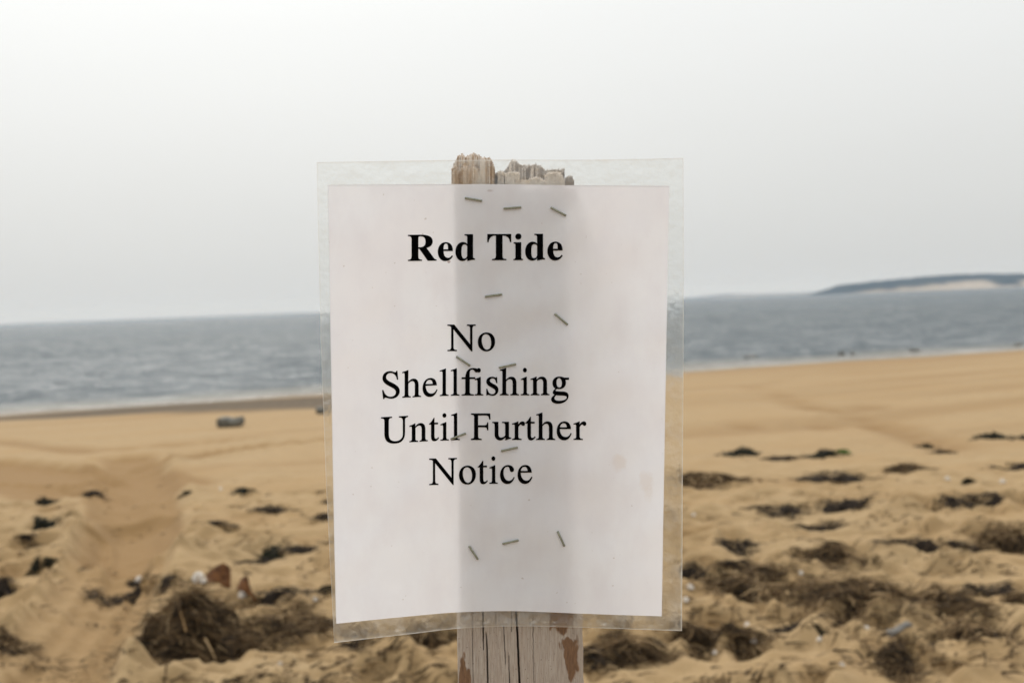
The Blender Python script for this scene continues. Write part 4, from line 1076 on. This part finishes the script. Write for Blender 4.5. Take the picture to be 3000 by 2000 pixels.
seaweed('strip', 2118, 1634, 2176, 1662, 'blue-black weed scrap on top of the left brown mound', GS)
seaweed('mat', 2066, 1652, 2306, 1778, 'brown eelgrass mound nearest the right side of the notice', GM)
seaweed('mat', 2290, 1652, 2706, 1822, 'widest tan and brown eelgrass mound, right of the notice', GM, dens=1.4)
seaweed('strip', 2474, 1744, 2612, 1800, 'black weed strip put in for the shaded hollow under the widest mound', GS, tilt=26)  # dark strip added where the mound's hollow lies in shade
seaweed('mat', 2700, 1704, 2830, 1790, 'thin tan eelgrass spill at the right end of the widest mound', GM, dens=0.6)
seaweed('strip', 2818, 1712, 2962, 1754, 'thick black weed bar right of the widest mound', GS, tilt=-6)
seaweed('mat', 2760, 1758, 2890, 1798, 'small brown eelgrass mat below the thick black bar', GM, dens=0.7)
seaweed('mat', 2950, 1715, 3060, 1795, 'brown eelgrass mat leaving the right edge beside the thick black bar', GM, dens=0.7)
seaweed('mat', 1960, 1800, 2116, 1900, 'dark brown eelgrass heap at the lower right corner of the notice', GM)
seaweed('mat', 2104, 1840, 2244, 1892, 'brown eelgrass trail right of the heap at the notice corner', GM, dens=0.7)
seaweed('strip', 2252, 1824, 2380, 1868, 'black weed wedge on a sand ridge right of the eelgrass trail', GS, tilt=16)
seaweed('mat', 2572, 1880, 2650, 1922, 'small tan weed tuft in front of the grey driftwood', GS, dens=0.5)
seaweed('mat', 2740, 1808, 2952, 1888, 'broad grey brown weed patch on a slope at lower right', GM, dens=0.8)
seaweed('mat', 2594, 1946, 2700, 1986, 'red brown weed sprig at the bottom edge right of centre', GS, dens=0.5)
seaweed('lump', 2382, 1846, 2424, 1866, 'tiny dark scrap beside a white shell below the widest mound', GS)
seaweed('mat', 1700, 1868, 1960, 1912, 'brown weed litter seen below the notice right of the post', GM, dens=0.6)
seaweed('strip', 1700, 1915, 1772, 1952, 'black weed blot right beside the wooden post at the bottom', GS)
seaweed('strip', 1000, 1860, 1100, 1900, 'dark weed under the lower left corner of the notice', GS)
seaweed('mat', 1120, 1850, 1345, 1915, 'brown weed litter seen below the notice left of the post', GM, dens=0.6)

# pale stalks lying on the largest left mound, the green frond on the lump
mound_o, g, ux, uy, rx, ry, hh = big_left
for (px_, py_, dx_, dz_, ln) in ((545, 1868, -0.25, 0.9, 0.09), (650, 1900, 0.5, -0.5, 0.10), (585, 1770, 0.1, 0.9, 0.08), (610, 1935, 0.4, -0.7, 0.09), (555, 1925, -0.1, 0.8, 0.08), (650, 1845, 0.6, 0.3, 0.07)):
    q_ = ground(px_, py_ + 25)
    W_ = Weed(); rr = random.Random(int(px_))
    zt = height_at(q_.x, q_.y) + hh * 0.5
    W_.strand((q_.x, q_.y - 0.03, zt), (dx_, -0.15, dz_), ln, 0.010, 1.0, 0.2, rr, 0.25, 5)
    mesh_obj('straw_stalk', W_.v, W_.f, M_EEL, parent=mound_o, smooth=True, attrs={'tone': np.ones(len(W_.v))})
o, g, ux, uy, rx, ry, hh = g_tip
W_ = Weed(); rr = random.Random(5)
for k in range(16):
    W_.strand(g + ux * rx * rr.uniform(0.55, 0.95) + uy * rr.uniform(-0.5, 0.2) * ry + Vector((0, 0, hh * rr.uniform(0.3, 0.7))), ux + Vector((0, rr.uniform(-.4, .1), rr.uniform(-.1, .3))), rr.uniform(0.05, 0.13), 0.022, 0.5, 0.6, rr, 0.3)
mesh_obj('green_frond', W_.v, W_.f, M_GREEN, parent=o, smooth=False)

# scattered weed crumbs nobody could count
W_ = LOOSE; rr = random.Random(77)
for _ in range(4600):
    py_ = 1400 + 640 * rr.random() ** 0.8; px_ = rr.uniform(-200, 3200)
    g = ground(px_, py_)
    if float(vnoise(g.x * 1.1, g.y * 2.2, 55)) < rr.uniform(-0.25, 0.5): continue
    z_ = height_at(g.x, g.y) + 0.004
    th = rr.gauss(0, 0.7)
    W_.strand((g.x, g.y, z_), (math.cos(th), math.sin(th), 0.1), rr.uniform(0.02, 0.10), rr.uniform(0.004, 0.013), rr.uniform(0, 0.75), 0.5, rr, 0.5, 2)
lit = W_.build('seaweed_litter', M_EEL, ground(1500, 1800))
props(lit, 'fine brown weed crumbs scattered over the trampled sand', 'seaweed litter', kind='stuff')

# ------------------------------------------------------------------ shells and bits
def shell(px_, py_, size_px, label, cat='shell', name='white_shell', mat=None, group='white shells on the sand', rot=0.0, tall=0.55):
    g = ground(px_, py_); g.z = height_at(g.x, g.y)
    s_ = size_px * g.y / FPX * 0.5
    vv, ff, n, m = [], [], 6, 18
    for i in range(n + 1):
        r_ = i / n
        for j in range(m):
            a = j / m * 2 * math.pi
            rib = 1 + 0.07 * math.cos(a * 9) * r_
            fan = 1 - 0.30 * (math.cos(a - math.pi) > 0.75) * r_
            x_ = math.cos(a + rot) * s_ * r_ * rib * fan; y_ = math.sin(a + rot) * s_ * 0.8 * r_ * rib * fan
            z_ = s_ * tall * 2 * (1 - r_ ** 2.2) * (1 + 0.05 * math.cos(a * 9) * r_)
            vv.append((g.x + x_, g.y + y_, g.z + z_ - 0.002))
    for i in range(n):
        for j in range(m):
            ff.append((i * m + j, i * m + (j + 1) % m, (i + 1) * m + (j + 1) % m, (i + 1) * m + j))
    o = mesh_obj(name, vv, ff, mat or M_SHELL, origin=g)
    return props(o, label, cat, group)
for q_ in ((2021, 1724, 26, 'bright white shell right of the notice, upper of a close pair'), (2009, 1764, 22, 'white shell right of the notice, lower of a close pair'),
           (2033, 1509, 15, 'lone pale shell high on the sand right of the notice'), (2189, 1831, 20, 'white shell below the brown mound nearest the notice'),
           (2206, 1882, 26, 'pinkish white shell at the end of the eelgrass trail'), (2402, 1880, 20, 'white shell on the sand ridge below the widest mound'),
           (2538, 1840, 20, 'white shell left of the grey driftwood'), (2466, 1947, 20, 'white shell near the bottom edge right of the post'),
           (2096, 1914, 18, 'cream shell just below the heap at the notice corner'), (2347, 1682, 18, 'cream shell on the left rim of the widest mound'),
           (2775, 1404, 18, 'white shell left of the small dark weed knob'), (2937, 1413, 20, 'white shell right of the small dark weed knob'),
           (923, 1758, 18, 'white shell close to the left edge of the notice'), (820, 1945, 18, 'white shell on the sand below the left eelgrass band'),
           (646, 1434, 14, 'tiny white shell between the two green-black lumps'), (408, 1704, 28, 'white shell in the wheel rut left of the big mound')):
    shell(q_[0], q_[1], q_[2], q_[3], rot=q_[0] * 0.7)
shell(583, 1708, 50, 'big white shell on top of the largest left mound', rot=1.2, tall=0.6)
shell(708, 1752, 30, 'white shell piece under the right rusty brown piece', rot=0.5)

def shard(corners, thick, label):
    """A curved brown plate lying tilted on the weed; corners in the photograph, first pair at the sand."""
    gpt = ground((corners[0][0] + corners[1][0]) / 2, (corners[0][1] + corners[1][1]) / 2 + 6); d_ = gpt.y - 0.03
    pts_ = [cam_pt(cx_, cy_, d_ + dy_) for (cx_, cy_), dy_ in zip(corners, (0, 0, 0.05, 0.05))]
    vv, ff, n = [], [], 7
    nrm3 = (pts_[1] - pts_[0]).cross(pts_[3] - pts_[0]).normalized()
    for side_ in (0, 1):
        for i in range(n + 1):
            for j in range(n + 1):
                a, b_ = i / n, j / n
                q_ = (pts_[0] * (1 - a) + pts_[1] * a) * (1 - b_) + (pts_[3] * (1 - a) + pts_[2] * a) * b_
                q_ = q_ + nrm3 * (0.03 * math.sin(a * math.pi) * (0.4 + b_) - side_ * thick + 0.006 * float(vnoise(a * 4, b_ * 4, 31)))
                vv.append(tuple(q_))
    K = (n + 1) ** 2
    for i in range(n):
        for j in range(n):
            a = i * (n + 1) + j
            ff.append((a, a + 1, a + n + 2, a + n + 1)); ff.append((K + a, K + a + n + 1, K + a + n + 2, K + a + 1))
    rim_ = [(i, 0) for i in range(n)] + [(n, j) for j in range(n)] + [(i, n) for i in range(n, 0, -1)] + [(0, j) for j in range(n, 0, -1)]
    rim_ = [i * (n + 1) + j for i, j in rim_]
    for a, b_ in zip(rim_, rim_[1:] + rim_[:1]): ff.append((a, b_, K + b_, K + a))
    o = mesh_obj('brown_shell_piece', vv, ff, M_HORN, origin=gpt, smooth=False)
    return props(o, label, 'shell piece', 'rusty brown shell pieces')
shard([(612, 1700), (676, 1726), (676, 1664), (604, 1680)], 0.008, 'dark rusty brown shell piece beside the big white shell')
shard([(694, 1722), (752, 1758), (726, 1712), (704, 1696)], 0.008, 'orange brown shell piece lying to the right of the darker one')

def rock(x0, y0, x1, y1, label, mat=None, boxy=0.5, group='dark stones by the water'):
    g = ground((x0 + x1) / 2, y1); g.z = height_at(g.x, g.y)
    if g.z < SEA_Z: g.z = SEA_Z
    sx = (x1 - x0) / 2 * g.y / FPX; sz = (y1 - y0) * g.y / FPX
    bm = bmesh.new(); bmesh.ops.create_icosphere(bm, subdivisions=3, radius=1)
    sd = int(x0)
    vv = []
    for v_ in bm.verts:
        c_ = v_.co
        m_ = max(abs(c_.x), abs(c_.y), abs(c_.z)); c_ = c_.lerp(c_ / m_, boxy)
        k_ = 1 + 0.22 * float(vnoise(c_.x * 1.6 + sd, c_.y * 1.6 + c_.z * 1.3, sd))
        vv.append((g.x + c_.x * sx * k_, g.y + c_.y * sx * 0.6 * k_, g.z + max(-0.05, sz * (0.5 + 0.5 * c_.z) * k_)))
    ff = [tuple(v_.index for v_ in f_.verts) for f_ in bm.faces]; bm.free()
    o = mesh_obj('beach_stone', vv, ff, mat or M_ROCK, origin=g)
    return props(o, label, 'stone', group)
rock(638, 1222, 712, 1250, 'flat dark grey stone on smooth sand left of the notice', boxy=0.75)
rock(925, 1192, 975, 1212, 'dark stone half hidden by the left edge of the notice', boxy=0.6)
rock(2178, 1053, 2220, 1061, 'low dark stone in the shallows, nearest right of the notice')
rock(2456, 1042, 2474, 1052, 'dark stone at the waterline, left one of a close pair')
rock(2493, 1041, 2504, 1051, 'narrow dark stone at the waterline, right one of a close pair')
rock(2972, 1015, 2994, 1023, 'dark stone at the waterline by the right edge')
rock(2662, 1034, 2696, 1039, 'low stone at the waterline between the close pair and the right edge')

# grey driftwood
g = ground(2612, 1868); g.z = height_at(g.x, g.y)
A, B = cam_pt(2572, 1878, g.y), cam_pt(2660, 1824, g.y + 0.12)
ax = (B - A); Ln = ax.length; ax.normalize()
sd_ = Vector((0, 0, 1)).cross(ax).normalized(); up_ = ax.cross(sd_)
vv, ff = [], []
for i in range(13):
    t_ = i / 12; w_ = 0.024 * (0.35 + 0.65 * math.sin(min(1, t_ * 1.3 + 0.15) * math.pi * 0.75)); 
    for j in range(10):
        a = j / 10 * 2 * math.pi
        k_ = 1 + 0.6 * float(vnoise(t_ * 7, j * 0.9, 61))
        q_ = A + ax * (Ln * t_) + sd_ * (math.cos(a) * w_ * k_) + up_ * (math.sin(a) * w_ * 0.35 * k_)
        vv.append(tuple(q_))
for i in range(12):
    for j in range(10):
        ff.append((i * 10 + j, i * 10 + (j + 1) % 10, (i + 1) * 10 + (j + 1) % 10, (i + 1) * 10 + j))
ff.append(tuple(range(9, -1, -1))); ff.append(tuple(range(120, 130)))
o = mesh_obj('driftwood', vv, ff, M_DRIFT, origin=g)
props(o, 'grey driftwood splinter slanting up from the sand at lower right', 'driftwood')

# ------------------------------------------------------------------ sea haze
HZ = NB('sea_haze')
pv_ = HZ.n.new('ShaderNodeVolumePrincipled')
pv_.inputs['Color'].default_value = (0.50, 0.72, 1.0, 1)
pv_.inputs['Absorption Color'].default_value = (1, 1, 1, 1)
pv_.inputs['Density'].default_value = 0.00020
pv_.inputs['Anisotropy'].default_value = 0.2
HZ.l.new(pv_.outputs[0], HZ.out.inputs['Volume'])
bx = (-6600, 6600, -400, 6600, -4.0, 40.0)
vv = [(bx[i], bx[2 + j], bx[4 + k]) for k in (0, 1) for j in (0, 1) for i in (0, 1)]
ff = [(0, 2, 3, 1), (4, 5, 7, 6), (0, 1, 5, 4), (2, 6, 7, 3), (0, 4, 6, 2), (1, 3, 7, 5)]
hz = mesh_obj('haze', vv, ff, HZ.m, origin=(0, 0, 0), smooth=False)
props(hz, kind='stuff')
